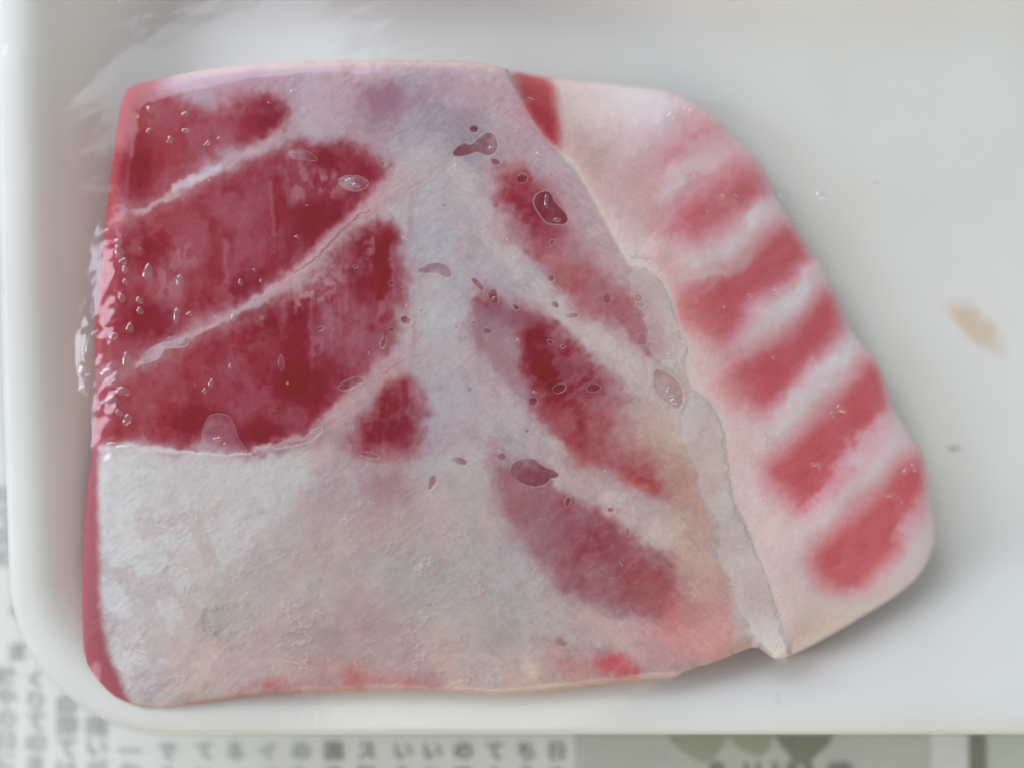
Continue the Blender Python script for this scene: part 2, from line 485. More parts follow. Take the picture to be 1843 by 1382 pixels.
# ------------------------------------------------------------------ fish: outlines digitised on the photograph
SIL = [(222, 168), (240, 153), (275, 145), (340, 130), (420, 118), (500, 112), (580, 108), (700, 108), (780, 109), (850, 110), (905, 122), (950, 135),
       (1000, 143), (1060, 148), (1120, 155), (1190, 162), (1240, 180), (1285, 208), (1318, 245), (1350, 273), (1374, 300), (1386, 330), (1400, 362),
       (1424, 398), (1441, 428), (1457, 455), (1480, 475), (1491, 505), (1506, 532), (1521, 570), (1537, 602), (1562, 632), (1584, 658), (1596, 700),
       (1612, 742), (1641, 782), (1660, 812), (1669, 850), (1673, 900), (1684, 950), (1680, 985), (1665, 1020), (1640, 1050), (1600, 1080), (1550, 1110),
       (1500, 1140), (1450, 1168), (1420, 1180), (1397, 1186), (1380, 1177), (1362, 1162), (1330, 1172), (1290, 1190), (1240, 1204), (1212, 1219),
       (1150, 1222), (1100, 1228), (1000, 1240), (930, 1247), (880, 1250), (830, 1243), (700, 1241), (560, 1245), (450, 1250), (400, 1258), (340, 1268),
       (270, 1275), (230, 1264), (200, 1249), (170, 1215), (152, 1185), (148, 1120), (147, 1050), (150, 950), (156, 880), (165, 820), (170, 760), (171, 690),
       (170, 600), (176, 540), (182, 470), (190, 400), (200, 310), (211, 230)]
SIL_S = smooth_poly(SIL, 1)
RIDGE = [(905, 110), (915, 135), (945, 195), (975, 240), (1005, 272), (1036, 302), (1062, 345), (1086, 390), (1112, 440), (1134, 478), (1162, 483), (1188, 504), (1209, 545),
         (1224, 600), (1237, 628), (1232, 668), (1245, 700), (1272, 716), (1296, 754), (1307, 792), (1312, 848), (1323, 905), (1344, 948), (1371, 1016), (1390, 1070), (1406, 1123), (1424, 1176), (1430, 1200)]
FLANK = RIDGE + [(1560, 1260), (1800, 1000), (1700, 600), (1450, 100), (1000, 60), (910, 80)]

STEP = 2.2
xs = np.arange(138, 1700, STEP); ys = np.arange(98, 1292, STEP)
X, Y = np.meshgrid(xs, ys)
wx = X + 14 * (fbm(X, Y, 60, 101, 4) - .5) * 2; wy = Y + 14 * (fbm(X, Y, 60, 111, 4) - .5) * 2
fx_ = 9 * (fbm(X, Y, 14, 121, 3) - .5) * 2; fy_ = 9 * (fbm(X, Y, 14, 131, 3) - .5) * 2

ds = sdist(X, Y, SIL_S)                       # px inside the outline
is_flank = inside(X, Y, FLANK)
dr, _ = seg_dist(X, Y, RIDGE, False)

def box(pts, pad):
    P = np.asarray(pts, float)
    x0, y0 = P.min(0) - pad; x1, y1 = P.max(0) + pad
    i0 = max(int((x0 - xs[0]) / STEP), 0); i1 = min(int((x1 - xs[0]) / STEP) + 2, len(xs))
    j0 = max(int((y0 - ys[0]) / STEP), 0); j1 = min(int((y1 - ys[0]) / STEP) + 2, len(ys))
    return slice(j0, j1), slice(i0, i1)

def pmask(pts, soft, warp=1.0, fine=1.0, bias=0.0):
    """soft, ragged mask of a polygon"""
    M = np.zeros(X.shape); b = box(pts, soft * 1.5 + 30)
    x = X[b] + (wx[b] - X[b]) * warp + fx_[b] * fine; y = Y[b] + (wy[b] - Y[b]) * warp + fy_[b] * fine
    M[b] = sstep(-soft, soft, sdist(x, y, smooth_poly(pts, 1)) + bias)
    return M

def smask(pts, widths, soft=0.6, warp=0.5, fine=0.7):
    """mask of a stroke with changing width"""
    M = np.zeros(X.shape); b = box(pts, max(widths) * 2 + 30)
    x = X[b] + (wx[b] - X[b]) * warp + fx_[b] * fine; y = Y[b] + (wy[b] - Y[b]) * warp + fy_[b] * fine
    d, t = seg_dist(x, y, pts, False)
    w = np.interp(t, np.arange(len(widths)), widths)
    M[b] = 1 - sstep(w * (1 - soft), w * (1 + soft), d)
    return M

def blob(cx, cy, r, soft=0.5, ex=1.0):
    d = np.hypot((X + fx_ - cx) / ex, Y + fy_ - cy)
    return 1 - sstep(r * (1 - soft), r * (1 + soft), d)

col = np.zeros(X.shape + (3,))
def paint(mask, rgb, op=1.0):
    global col
    m = np.clip(mask * op, 0, 1)[..., None]
    col = col * (1 - m) + np.asarray(rgb, float) * m

def dab(cx, cy, rx, ry, ang, rgb, op):
    """soft irregular tone with no outline"""
    a = math.radians(ang); R_ = 2.2 * max(rx, ry) + 40
    b = box([(cx - R_, cy - R_), (cx + R_, cy + R_)], 0)
    dx = X[b] + (wx[b] - X[b]) * 1.6 + fx_[b] * 1.5 - cx; dy = Y[b] + (wy[b] - Y[b]) * 1.6 + fy_[b] * 1.5 - cy
    u = (dx * math.cos(a) + dy * math.sin(a)) / rx; v_ = (-dx * math.sin(a) + dy * math.cos(a)) / ry
    m = np.exp(-(u * u + v_ * v_) ** 1.25)
    m = np.clip(m * op * (.55 + .9 * mid[b]), 0, 1)[..., None]
    col[b] = col[b] * (1 - m) + np.asarray(rgb, float) * m
def dabs(text):
    for row in text.strip().replace("\n", ";").split(";"):
        q_ = [float(k) for k in row.split()]
        if q_: dab(*q_[:5], q_[5:8], q_[8])

# --- pale ground of fat and milky film -------------------------------------
big = fbm(X, Y, 170, 200, 4); mid = fbm(X, Y, 45, 210, 4); fib = fbm(X, Y, 9, 220, 4, ang=math.radians(-35), stretch=2.5)
fin = fbm(X, Y, 5, 230, 3)
col[:] = (185, 166, 166)
paint(sstep(360, 120, Y), (190, 158, 164), 0.8)
paint(sstep(760, 900, Y + 60 * (mid - .5)), (186, 176, 169), 0.9)
paint(sstep(1080, 1230, Y + 60 * (mid - .5)), (203, 178, 162), 0.9)
paint(sstep(980, 1220, X + 80 * (mid - .5)) * sstep(300, 520, Y), (201, 172, 158), 0.85)
paint(sstep(330, 190, X) * sstep(800, 860, Y) * sstep(1270, 1100, Y), (205, 200, 196), 0.9)
paint(sstep(.48, .66, big) * sstep(800, 880, Y), (172, 148, 142), 0.45)
paint(sstep(.5, .7, mid) * 0.6, (178, 150, 152), 0.5)
paint(sstep(.5, .68, fbm(X, Y, 70, 240, 4)), (194, 188, 184), 0.45)

# --- purple grey places where muscle lies deep under the veil ----------------
PUR = (152, 116, 126)
for pts, op, c in (
    ([(640, 165), (720, 150), (820, 185), (850, 240), (790, 285), (700, 280), (650, 240)], .75, (156, 124, 138)),
    ([(770, 200), (850, 200), (880, 290), (820, 330), (760, 280)], .7, (158, 144, 150)),
    ([(250, 150), (420, 135), (500, 125), (560, 150), (520, 200), (430, 200), (320, 190)], .6, (178, 120, 132)),
    ([(560, 240), (690, 270), (720, 320), (640, 330), (560, 300)], .5, (165, 110, 125)),
    ([(845, 545), (900, 530), (960, 590), (965, 680), (970, 740), (920, 720), (880, 660), (840, 600)], .7, (150, 106, 113)),
    ([(770, 690), (830, 720), (850, 800), (800, 790), (770, 760)], .5, (172, 148, 156)),
    ([(900, 330), (960, 420), (1010, 500), (960, 520), (900, 440), (870, 370)], .45, (170, 138, 144)),
    ([(640, 860), (760, 850), (780, 920), (720, 980), (620, 960)], .6, (164, 118, 120)),
    ([(480, 880), (640, 870), (640, 980), (520, 1010), (440, 960)], .4, (172, 146, 148)),
    ([(560, 1090), (760, 1080), (800, 1190), (640, 1200), (540, 1170)], .45, (172, 134, 130)),
    ([(720, 990), (860, 960), (900, 1060), (800, 1110), (720, 1080)], .5, (176, 164, 160)),
    ([(880, 890), (1010, 890), (1040, 1000), (1000, 1060), (930, 1000)], .75, (150, 108, 116)),
    ([(930, 160), (1000, 290), (1060, 390), (1010, 380), (950, 280), (900, 190)], .4, (190, 130, 138)),
    ([(1100, 1120), (1230, 1100), (1340, 1150), (1260, 1195), (1160, 1200)], .75, (204, 138, 134)),
    ([(1060, 480), (1130, 500), (1180, 560), (1160, 640), (1100, 560)], .6, (186, 132, 124)),
    ([(1170, 820), (1260, 850), (1290, 960), (1320, 1080), (1240, 1060), (1190, 930)], .65, (190, 136, 122)),
    ([(1080, 340), (1130, 380), (1160, 450), (1130, 460), (1090, 400)], .5, (190, 140, 135)),
):
    paint(pmask(pts, 34, 1.6, 1.2) * sstep(.25, .6, mid + .15), c, op)

# --- red muscle ---------------------------------------------------------------
def red(pts, soft, c, op, warp=1.0, fine=1.0, brk=0.0, seed=300, halo=(176, 128, 136)):
    paint(pmask(pts, soft + 34, warp * 1.3, fine * 1.4, bias=8) * sstep(.25, .6, .5 * fib + .5 * mid + .08), halo, .7 * op)
    m = pmask(pts, soft + 8, warp, fine)
    if brk:
        m = m * (1 - brk * sstep(.45, .68, fbm(X, Y, 26, seed, 4, ang=math.radians(80), stretch=1.7)))
    paint(m, c, op)
    return m
R1 = [(205, 180), (240, 150), (300, 160), (345, 190), (400, 200), (450, 178), (500, 172), (530, 205), (505, 240), (430, 270), (360, 305), (320, 335), (255, 378), (190, 408), (190, 300)]
R2 = [(170, 425), (290, 372), (350, 340), (420, 305), (495, 268), (525, 250), (590, 255), (640, 275), (695, 300), (690, 330), (655, 365), (610, 415), (560, 460), (500, 508), (430, 548), (360, 585), (300, 605), (250, 640), (215, 665), (160, 640), (165, 500)]
R3 = [(160, 690), (235, 678), (300, 640), (380, 605), (450, 568), (520, 533), (580, 490), (640, 435), (680, 405), (722, 420), (745, 470), (738, 520), (722, 570), (705, 620), (665, 665), (622, 700), (600, 745), (560, 788), (500, 800), (440, 810), (390, 805), (300, 798), (230, 800), (150, 800)]
R4 = [(695, 690), (735, 672), (765, 690), (775, 740), (782, 790), (750, 826), (700, 830), (650, 818), (612, 796), (640, 765), (668, 735)]
mR1 = red(R1, 18, (149, 59, 71), .95, brk=.14, seed=310)
mR2 = red(R2, 18, (143, 52, 64), .96, brk=.14, seed=320)
mR3 = red(R3, 18, (141, 47, 59), .96, brk=.14, seed=330)
mR4 = red(R4, 12, (142, 50, 62), .95, .7, 1.0, .25, 340)
mL = np.clip(mR1 + mR2 + mR3, 0, 1)
# warm translucent deep red towards the left edge
paint(mL * sstep(430, 250, X + 90 * (mid - .5)), (160, 66, 68), .55)
# right hand muscle: three slanting fields between the pale bands
red([(895, 300), (950, 292), (1012, 345), (1055, 425), (1115, 490), (1165, 560), (1195, 640), (1150, 640), (1080, 575), (1010, 515), (950, 445), (900, 375)], 16, (170, 96, 102), .85, 1, 1.2, .3, 341)
red([(838, 530), (900, 512), (972, 565), (1055, 620), (1115, 690), (1155, 770), (1205, 850), (1192, 902), (1120, 892), (1040, 832), (960, 765), (898, 685), (848, 605)], 16, (158, 90, 98), .85, 1, 1.2, .25, 342)
red([(888, 812), (960, 820), (1022, 880), (1112, 918), (1182, 988), (1242, 1090), (1242, 1140), (1150, 1112), (1050, 1082), (980, 1022), (918, 940), (880, 872)], 16, (152, 96, 101), .85, 1, 1.2, .25, 343)
red([(902, 325), (950, 305), (990, 335), (1025, 390), (1010, 440), (985, 470), (955, 440), (930, 395), (897, 365)], 14, (150, 46, 58), .95, .8, 1.2, .2, 350)
red([(985, 470), (1040, 470), (1105, 515), (1130, 560), (1085, 570), (1020, 545), (985, 510)], 22, (170, 84, 88), .85, 1, 1.2, .3, 355)
red([(945, 575), (985, 590), (1050, 635), (1088, 690), (1060, 725), (1010, 745), (965, 735), (945, 670)], 18, (136, 36, 48), .97, .8, 1.2, .1, 360)
red([(965, 735), (1060, 720), (1115, 765), (1165, 820), (1178, 880), (1130, 895), (1075, 855), (1010, 805)], 22, (160, 66, 72), .85, 1.0, 1.4, .35, 365)
red([(1140, 840), (1175, 860), (1170, 892), (1125, 890), (1110, 865)], 10, (172, 60, 62), .8, .8, 1.2, .2, 366)
red([(1000, 885), (1060, 900), (1110, 930), (1140, 965), (1190, 1010), (1215, 1060), (1228, 1112), (1190, 1118), (1140, 1085), (1080, 1072), (1028, 1062), (1015, 1010), (1010, 940)], 22, (148, 70, 77), .9, 1.0, 1.5, .25, 370)
red([(1030, 900), (1060, 930), (1110, 990), (1100, 1030), (1050, 1000), (1025, 950)], 26, (140, 54, 66), .65, 1.0, 1.2, .3, 375)
red([(1200, 1060), (1290, 1080), (1330, 1130), (1250, 1170), (1180, 1140)], 30, (206, 132, 126), .7, 1.4, 1.4, .2, 376)
red([(1075, 1172), (1105, 1168), (1148, 1198), (1142, 1222), (1085, 1214), (1062, 1192)], 12, (196, 76, 84), .85, .8, 1.2, .1, 380)
red([(980, 1170), (1060, 1160), (1090, 1210), (1020, 1225)], 20, (190, 128, 120), .6, 1, 1.2, .2, 381)
red([(420, 1240), (560, 1215), (660, 1205), (785, 1214), (788, 1240), (640, 1246), (500, 1250)], 9, (188, 100, 98), .75, .6, 1.2, .35, 385)
red([(920, 125), (985, 138), (1002, 172), (1008, 275), (985, 262), (955, 205), (930, 160)], 4, (178, 58, 68), .9, .2, .4, 0, 386)
dab(945, 205, 22, 60, -32, (196, 118, 128), .6)

# whitish breath of the wet film on the red: rounded cloudy patches and rows of drops
cloud = sstep(.50, .60, fbm(X, Y, 36, 400, 3)) * .55 + sstep(.52, .58, fbm(X, Y, 17, 410, 2)) * .30
paint(mL * cloud * sstep(700, 560, X), (164, 98, 109), .5)
for cx, cy, r in ((212, 360, 32), (300, 345, 26), (230, 455, 30), (300, 520, 34), (345, 440, 30), (420, 380, 34), (470, 450, 30), (300, 215, 34), (395, 240, 30),
                  (240, 620, 34), (250, 720, 38), (310, 700, 30), (395, 700, 34), (500, 620, 22), (475, 720, 26), (540, 740, 24)):
    paint(blob(cx, cy, r, .25) * mL, (163, 92, 105), .30)
for cx, cy, r in ((560, 330, 40), (520, 350, 26), (600, 620, 46), (610, 560, 34), (590, 330, 30), (530, 290, 24), (640, 330, 24), (330, 460, 26), (300, 510, 30), (680, 560, 30)):
    paint(blob(cx, cy, r, .6, 1.0) * sstep(.38, .58, fbm(X, Y, 11, 420, 3, ang=math.radians(88), stretch=2)), (174, 126, 134), .55)
# deep clear red where no veil lies on it
for cx, cy, r_, ex in ((485, 205, 34, 1.2), (590, 275, 30, 1.3), (650, 480, 52, .7), (540, 690, 46, .8), (470, 790, 26, 1.8), (600, 650, 30, .8), (715, 775, 36, 1.3), (560, 400, 40, 1.0), (700, 450, 34, .6),
                      (520, 580, 40, 1.2), (240, 300, 50, .8), (260, 440, 34, 1.0), (270, 580, 34, 1.3), (440, 530, 36, 1.4), (350, 760, 30, 1.6), (620, 380, 24, 1)):
    paint(blob(cx, cy, r_, .85, ex) * sstep(.3, .55, mid + .1), (124, 28, 42), .72)
# deep red vertical streaks
strk = sstep(.46, .74, fbm(X, Y, 13, 430, 3, ang=math.radians(90), stretch=7))
paint(strk * pmask([(480, 260), (760, 300), (770, 620), (720, 760), (480, 640)], 40), (136, 40, 52), .38)
strk2 = sstep(.50, .66, fbm(X, Y, 8, 440, 3, ang=math.radians(90), stretch=9))
paint(strk2 * pmask(R4, 20), (176, 120, 128), .35)
for pts, w in (([(655, 430), (652, 480), (655, 540)], [9, 11, 6]), ([(690, 430), (688, 500), (684, 540)], [5, 7, 4]), ([(655, 300), (645, 360), (620, 390)], [10, 8, 4]),
               ([(500, 330), (505, 380), (495, 410)], [8, 10, 5]), ([(535, 620), (540, 680), (535, 720)], [16, 20, 8]), ([(960, 600), (965, 660), (958, 720)], [9, 12, 6]),
               ([(1045, 740), (1048, 800), (1052, 840)], [5, 6, 3]), ([(700, 690), (715, 760), (730, 800)], [10, 20, 10])):
    paint(smask(pts, [k * 1.5 for k in w], .95, .3, .6), (134, 32, 45), .5)
for pts in ([(487, 330), (492, 420)], [(405, 430), (410, 510)], [(560, 520), (562, 700)], [(625, 440), (622, 560)], [(705, 440), (712, 530)], [(670, 700), (668, 770)], [(735, 735), (733, 790)], [(1018, 715), (1055, 690), (1085, 670)]):
    paint(smask(pts, [3.6] * len(pts), .98, .25, .5), (180, 128, 136), .35)

# --- sinews and pale bands -----------------------------------------------------
VEIN = (192, 152, 154)
paint(smask([(242, 383), (262, 378), (300, 355), (345, 328), (400, 300), (440, 280), (490, 253), (530, 215), (580, 170), (620, 120)], [5, 6, 5, 9, 8, 9, 14, 20, 26, 30], .7), VEIN, .9)
paint(smask([(318, 335), (345, 326), (395, 303)], [7, 9, 6], .6), (206, 182, 190), .85)
paint(smask([(190, 405), (240, 385)], [8, 5], .9), (178, 100, 104), .6)
v2 = [(250, 655), (300, 622), (360, 600), (420, 570), (500, 520), (560, 474), (620, 418), (680, 362), (740, 312), (775, 285)]
paint(smask(v2, [4, 6, 5, 6, 12, 14, 16, 18, 24, 30], .7), VEIN, .9)
paint(smask([(520, 545), (570, 510), (640, 470), (680, 430)], [12, 26, 20, 8], .9, 1, 1.4) * sstep(.35, .6, fbm(X, Y, 10, 450, 3)), (184, 142, 146), .75)
paint(smask([(530, 492), (575, 460), (625, 405), (665, 375)], [1.2, 1.6, 1.6, 1], .9, .1, .5), (150, 92, 88), .75)
v3 = [(455, 808), (560, 790), (600, 752), (640, 715), (690, 672), (740, 640), (800, 628), (850, 640)]
paint(smask(v3, [4, 10, 16, 18, 20, 20, 16, 12], .7), (190, 152, 152), .9)
paint(smask([(690, 672), (730, 648), (762, 636)], [1.5, 2, 1.5], .9, .2, .5), (172, 110, 106), .7)
paint(smask([(760, 300), (800, 420), (790, 520), (770, 600), (790, 720), (800, 850), (840, 960)], [50, 60, 52, 44, 34, 40, 60], .8, 1.2, 1), (186, 176, 174), .6)
paint(smask([(820, 300), (880, 400), (950, 510), (1030, 580), (1120, 650), (1200, 700), (1240, 760)], [20, 22, 24, 24, 26, 30, 30], .6), (198, 180, 175), .85)
paint(smask([(850, 150), (930, 240), (1010, 340), (1070, 430), (1120, 500)], [40, 36, 30, 30, 20], .8), (196, 166, 168), .65)
paint(smask([(850, 640), (900, 730), (970, 800), (1060, 855), (1150, 910), (1230, 960), (1270, 1000)], [18, 22, 20, 22, 26, 30, 26], .6), (199, 176, 168), .8)
paint(smask([(1010, 860), (1080, 890), (1140, 930), (1190, 970)], [16, 26, 24, 16], .5), (202, 182, 174), .75)
paint(smask([(830, 840), (870, 930), (930, 1050), (1020, 1120), (1130, 1160)], [24, 30, 34, 30, 20], .8), (190, 172, 164), .6)
paint(smask([(500, 1030), (640, 1010), (760, 930), (820, 880)], [30, 36, 34, 24], .9), (198, 168, 164), .5)
paint(smask([(380, 1180), (520, 1110), (640, 1040)], [20, 26, 22], .9), (204, 170, 158), .45)
paint(smask([(800, 1170), (860, 1210), (930, 1225)], [30, 38, 30], .7), (212, 184, 164), .85)
# cloudy texture of the veil everywhere on the top
paint(sstep(.46, .66, fbm(X, Y, 52, 465, 4)) * (1 - mL), (170, 138, 144), .34)
paint(sstep(.50, .70, fbm(X, Y, 95, 466, 4)) * (1 - mL) * sstep(1150, 900, X), (176, 168, 174), .40)
paint(sstep(.54, .70, fib) * (1 - mL * .75), (204, 192, 190), .09)
paint(sstep(.54, .72, fbm(X, Y, 8, 460, 4, ang=math.radians(-20), stretch=2)) * (1 - mL), (160, 120, 122), .12)
dabs("""400 140 110 26 -6 184 148 160 .6;560 150 90 45 -20 188 162 172 .6;600 205 60 40 -40 188 160 166 .6;690 190 60 35 0 156 108 126 .6;800 180 60 40 20 172 150 160 .5
830 240 60 40 0 152 138 146 .55;755 262 50 28 0 180 166 172 .6;800 380 70 80 0 180 170 172 .5;770 432 50 40 0 172 168 174 .5;865 400 36 60 -30 182 160 164 .4;610 600 46 60 0 166 106 118 .45
660 625 36 46 0 170 116 126 .4;620 482 50 26 -35 182 142 148 .5;790 560 50 50 0 188 180 180 .5;780 640 60 26 0 192 172 170 .5;760 740 30 60 70 168 150 165 .35;825 720 40 60 0 186 174 176 .5
790 775 16 46 0 172 166 176 .45;890 650 36 80 -30 166 130 136 .5;905 565 50 30 30 146 88 98 .6;880 545 18 14 0 138 50 62 .6;895 580 40 36 0 146 106 118 .55;700 885 50 40 0 160 112 122 .55;650 935 60 40 0 174 138 144 .45;765 905 40 60 0 190 174 172 .4
560 900 60 50 0 182 158 162 .4;560 1000 120 28 -25 202 172 166 .45;450 940 80 60 0 178 167 162 .35;420 1040 90 50 0 172 163 154 .4;650 1110 90 50 0 170 138 134 .45;760 1050 70 60 0 172 162 155 .45
850 1000 70 60 0 182 172 166 .4;880 1100 60 50 0 180 168 160 .4;620 1200 120 20 0 184 120 114 .4;500 1190 100 28 0 192 162 150 .4;1090 620 60 36 40 202 184 176 .5;1170 780 60 60 0 203 174 160 .5
1210 860 40 60 0 188 142 126 .5;1250 960 36 60 -15 194 152 138 .5;1190 960 40 36 0 205 182 170 .6;1260 1040 50 50 0 198 160 148 .45;1100 1130 80 24 20 208 168 158 .6;1270 1150 70 28 -15 214 162 154 .5
300 900 70 60 0 196 190 185 .4;260 1000 50 120 0 204 199 195 .5;330 1150 70 60 0 196 182 172 .4;700 820 50 14 0 176 120 122 .4;480 860 80 24 -10 192 164 162 .5;560 830 60 20 -20 196 164 160 .6
940 430 30 60 -35 168 110 120 .4;1010 460 40 24 30 182 120 122 .4;1060 560 30 24 20 190 136 128 .4;930 860 26 40 0 172 130 130 .4;1010 960 34 50 -30 148 96 106 .5;1150 1060 50 40 20 176 100 100 .4;1060 830 40 30 40 164 74 78 .4""")
dabs('''715 765 44 36 0 126 32 46 .85;700 1000 190 110 -12 170 158 152 .45;620 1150 180 46 0 166 138 132 .5;900 1150 100 46 0 178 158 148 .4;470 1060 120 60 -10 178 168 160 .35;830 900 50 60 0 176 162 160 .4
640 480 26 60 5 124 30 42 .6;690 470 16 50 0 128 34 46 .5;545 690 50 50 0 128 30 42 .6;490 205 40 26 -20 130 36 50 .6;600 275 44 20 10 134 42 54 .6;975 650 26 60 -20 122 28 40 .6;955 390 22 40 -30 130 36 48 .6''')
# boundary of the fat cap
paint(smask([(180, 806), (235, 806), (330, 812), (400, 820), (450, 816)], [6, 7, 3, 2, 2], .8, .1, .4), (214, 200, 196), .8)
fat = pmask([(175, 812), (235, 810), (330, 816), (440, 820), (540, 800), (580, 840), (520, 930), (420, 1010), (330, 1100), (280, 1200), (230, 1260), (185, 1170), (176, 980)], 26, 1, 1)
paint(fat, (198, 191, 186), .75)
paint(fat * sstep(330, 200, X), (208, 203, 200), .7)
paint(sstep(.52, .68, fbm(X, Y, 12, 470, 4, ang=math.radians(-25), stretch=2)) * fat, (172, 158, 152), .12)
low = sstep(850, 950, Y) * sstep(980, 820, X)
paint(sstep(.50, .64, fbm(X, Y, 30, 480, 4)) * low, (176, 152, 148), .35)
paint(sstep(.42, .66, fbm(X, Y, 75, 495, 4, ang=math.radians(-25), stretch=1.6)) * low, (194, 166, 162), .35)
ridg = 1 - np.abs(2 * fbm(X, Y, 24, 491, 3, ang=math.radians(-15), stretch=1.6) - 1)
crin = sstep(.93, .985, ridg) * sstep(.46, .60, fbm(X, Y, 55, 492, 3)) * np.maximum(low, .35 * (1 - mL))
paint(crin, (214, 200, 195), .30)
crin_shade = np.roll(np.roll(crin, 2, 0), 1, 1) * (1 - crin)  # shade of the crinkles, painted along their lower right side
paint(crin_shade, (150, 120, 114), .22)
# crater in the fat
paint(blob(405, 1120, 34, .5, 1.5), (172, 158, 148), .7)
# edges: thin cream rim along the top, red left wall
paint(sstep(20, 4, ds) * (Y < 260) * sstep(260, 380, X) * sstep(930, 880, X), (216, 184, 172), .8)
paint(sstep(22, 3, ds) * sstep(330, 250, X) * sstep(520, 380, Y), (172, 66, 70), .7)
paint(sstep(14, 2, ds) * (X < 240) * (Y >= 440) * (Y < 830), (170, 76, 82), .5)
SIDE = [(172, 800), (176, 850), (177, 950), (178, 1050), (183, 1120), (197, 1180), (218, 1228), (238, 1272), (190, 1262), (120, 1190), (120, 800)]
paint(pmask(SIDE, 9, .15, .3), (158, 84, 92), .9)
paint(pmask(SIDE, 5, .15, .3) * sstep(9, 1, ds), (176, 104, 108), .5)
paint(smask([(172, 1200), (176, 1218)], [9, 5], .6, .2, .3), (208, 140, 146), .7)
paint(sstep(9, 1, ds) * (Y > 1150) * (X > 330) * (X < 1200), (170, 118, 92), .45)

# --- striped flank -------------------------------------------------------------
fl = is_flank.astype(float)
fcol = col.copy(); keep = col.copy()
col[:] = (220, 194, 191)
paint(sstep(.42, .62, mid), (214, 180, 175), .6)
paint(sstep(60, 10, dr), (208, 178, 168), .6)
paint(sstep(1000, 1150, Y), (218, 190, 174), .6)
paint(sstep(1090, 1030, X) * sstep(300, 150, Y), (206, 178, 160), .7)
paint(pmask([(1010, 190), (1100, 230), (1160, 330), (1170, 420), (1120, 420), (1060, 320)], 40, 1.5, 1), (190, 142, 130), .5)
STRIPES = [
    ([(1232, 212), (1275, 203), (1312, 245), (1322, 268), (1290, 285), (1230, 300), (1160, 345), (1140, 320), (1190, 270)], (214, 128, 132), .50),
    ([(1335, 288), (1372, 300), (1390, 348), (1350, 372), (1300, 408), (1240, 436), (1192, 424), (1196, 388), (1250, 345), (1290, 318)], (208, 110, 118), .76),
    ([(1420, 400), (1452, 438), (1458, 472), (1420, 502), (1380, 522), (1342, 540), (1340, 580), (1312, 622), (1280, 622), (1238, 590), (1228, 545), (1258, 512), (1310, 492), (1328, 482), (1352, 460), (1390, 430)], (204, 98, 108), .92),
    ([(1495, 526), (1514, 556), (1503, 600), (1462, 642), (1420, 694), (1388, 734), (1342, 732), (1308, 694), (1308, 662), (1360, 640), (1420, 600), (1465, 560)], (206, 98, 108), .94),
    ([(1558, 656), (1588, 668), (1594, 722), (1578, 784), (1522, 842), (1484, 894), (1442, 926), (1402, 894), (1378, 842), (1400, 820), (1450, 780), (1500, 730), (1540, 690)], (210, 102, 110), .94),
    ([(1625, 828), (1662, 815), (1667, 880), (1640, 950), (1592, 1012), (1540, 1066), (1490, 1056), (1458, 1010), (1478, 980), (1530, 940), (1582, 890)], (213, 106, 112), .94),
]
stripe_m = np.zeros(X.shape)
for pts, c, op in STRIPES:
    m = pmask(pts, 32, .7, .15, bias=9)
    paint(m, c, op)
    paint(pmask(pts, 20, .9, .3, bias=-22) * sstep(.40, .62, mid), (198, 84, 92), .35)
    paint(m * sstep(120, 20, dr), (207, 142, 134), .5)
    stripe_m = np.maximum(stripe_m, m)
paint(pmask([(1255, 540), (1300, 500), (1320, 470), (1340, 440), (1352, 470), (1330, 490), (1290, 500)], 8, .4, .6), (206, 160, 152), .7)
paint(smask([(1235, 505), (1280, 490), (1310, 488)], [5, 7, 3], .8), (214, 184, 176), .7)
paint(sstep(14, 2, ds), (222, 186, 180), .35)
dabs("""1060 200 50 40 0 220 194 180 .5;1040 280 30 60 -40 202 156 142 .55;1130 190 60 30 0 226 200 190 .55;1130 300 40 50 0 214 176 166 .5;1170 380 26 60 -20 210 154 142 .5;1210 480 34 60 -20 204 148 134 .55;1260 640 50 40 0 214 178 164 .5;1300 720 40 40 0 206 152 138 .4;1340 800 40 50 0 214 174 160 .4;1390 950 50 60 0 220 190 174 .5;1450 1100 80 50 0 220 192 176 .6;1370 384 50 16 -35 236 212 208 .65;1440 524 50 14 -38 238 214 210 .65;1503 640 60 18 -42 238 210 208 .65;1430 724 60 16 -42 230 204 200 .5;1562 790 70 20 -45 238 210 208 .65;1470 905 60 20 -45 234 204 198 .5;1640 985 26 60 10 236 206 200 .55;1580 1066 60 22 -35 228 198 188 .55;1240 300 60 16 -25 224 196 188 .5;1190 450 40 14 -30 218 184 174 .5;1250 330 60 14 -30 214 142 142 .4""")
RT = [(916, 118), (985, 136), (1000, 170), (1009, 278), (985, 262), (945, 200)]
paint(pmask(RT, 16, .3, .4), (180, 58, 68), .9)
paint(sstep(.56, .70, fib), (216, 190, 184), .07)
flank_col = col.copy()
col = np.where(is_flank[..., None], flank_col, keep)
# soft seam between both faces
seam = (1 - sstep(0, 10, dr)) * sstep(200, 300, Y)
paint(seam, (204, 178, 168), .5)
paint((1 - sstep(.5, 2.6, np.abs(dr - 1))) * sstep(240, 300, Y) * sstep(520, 470, Y), (226, 200, 178), .6)

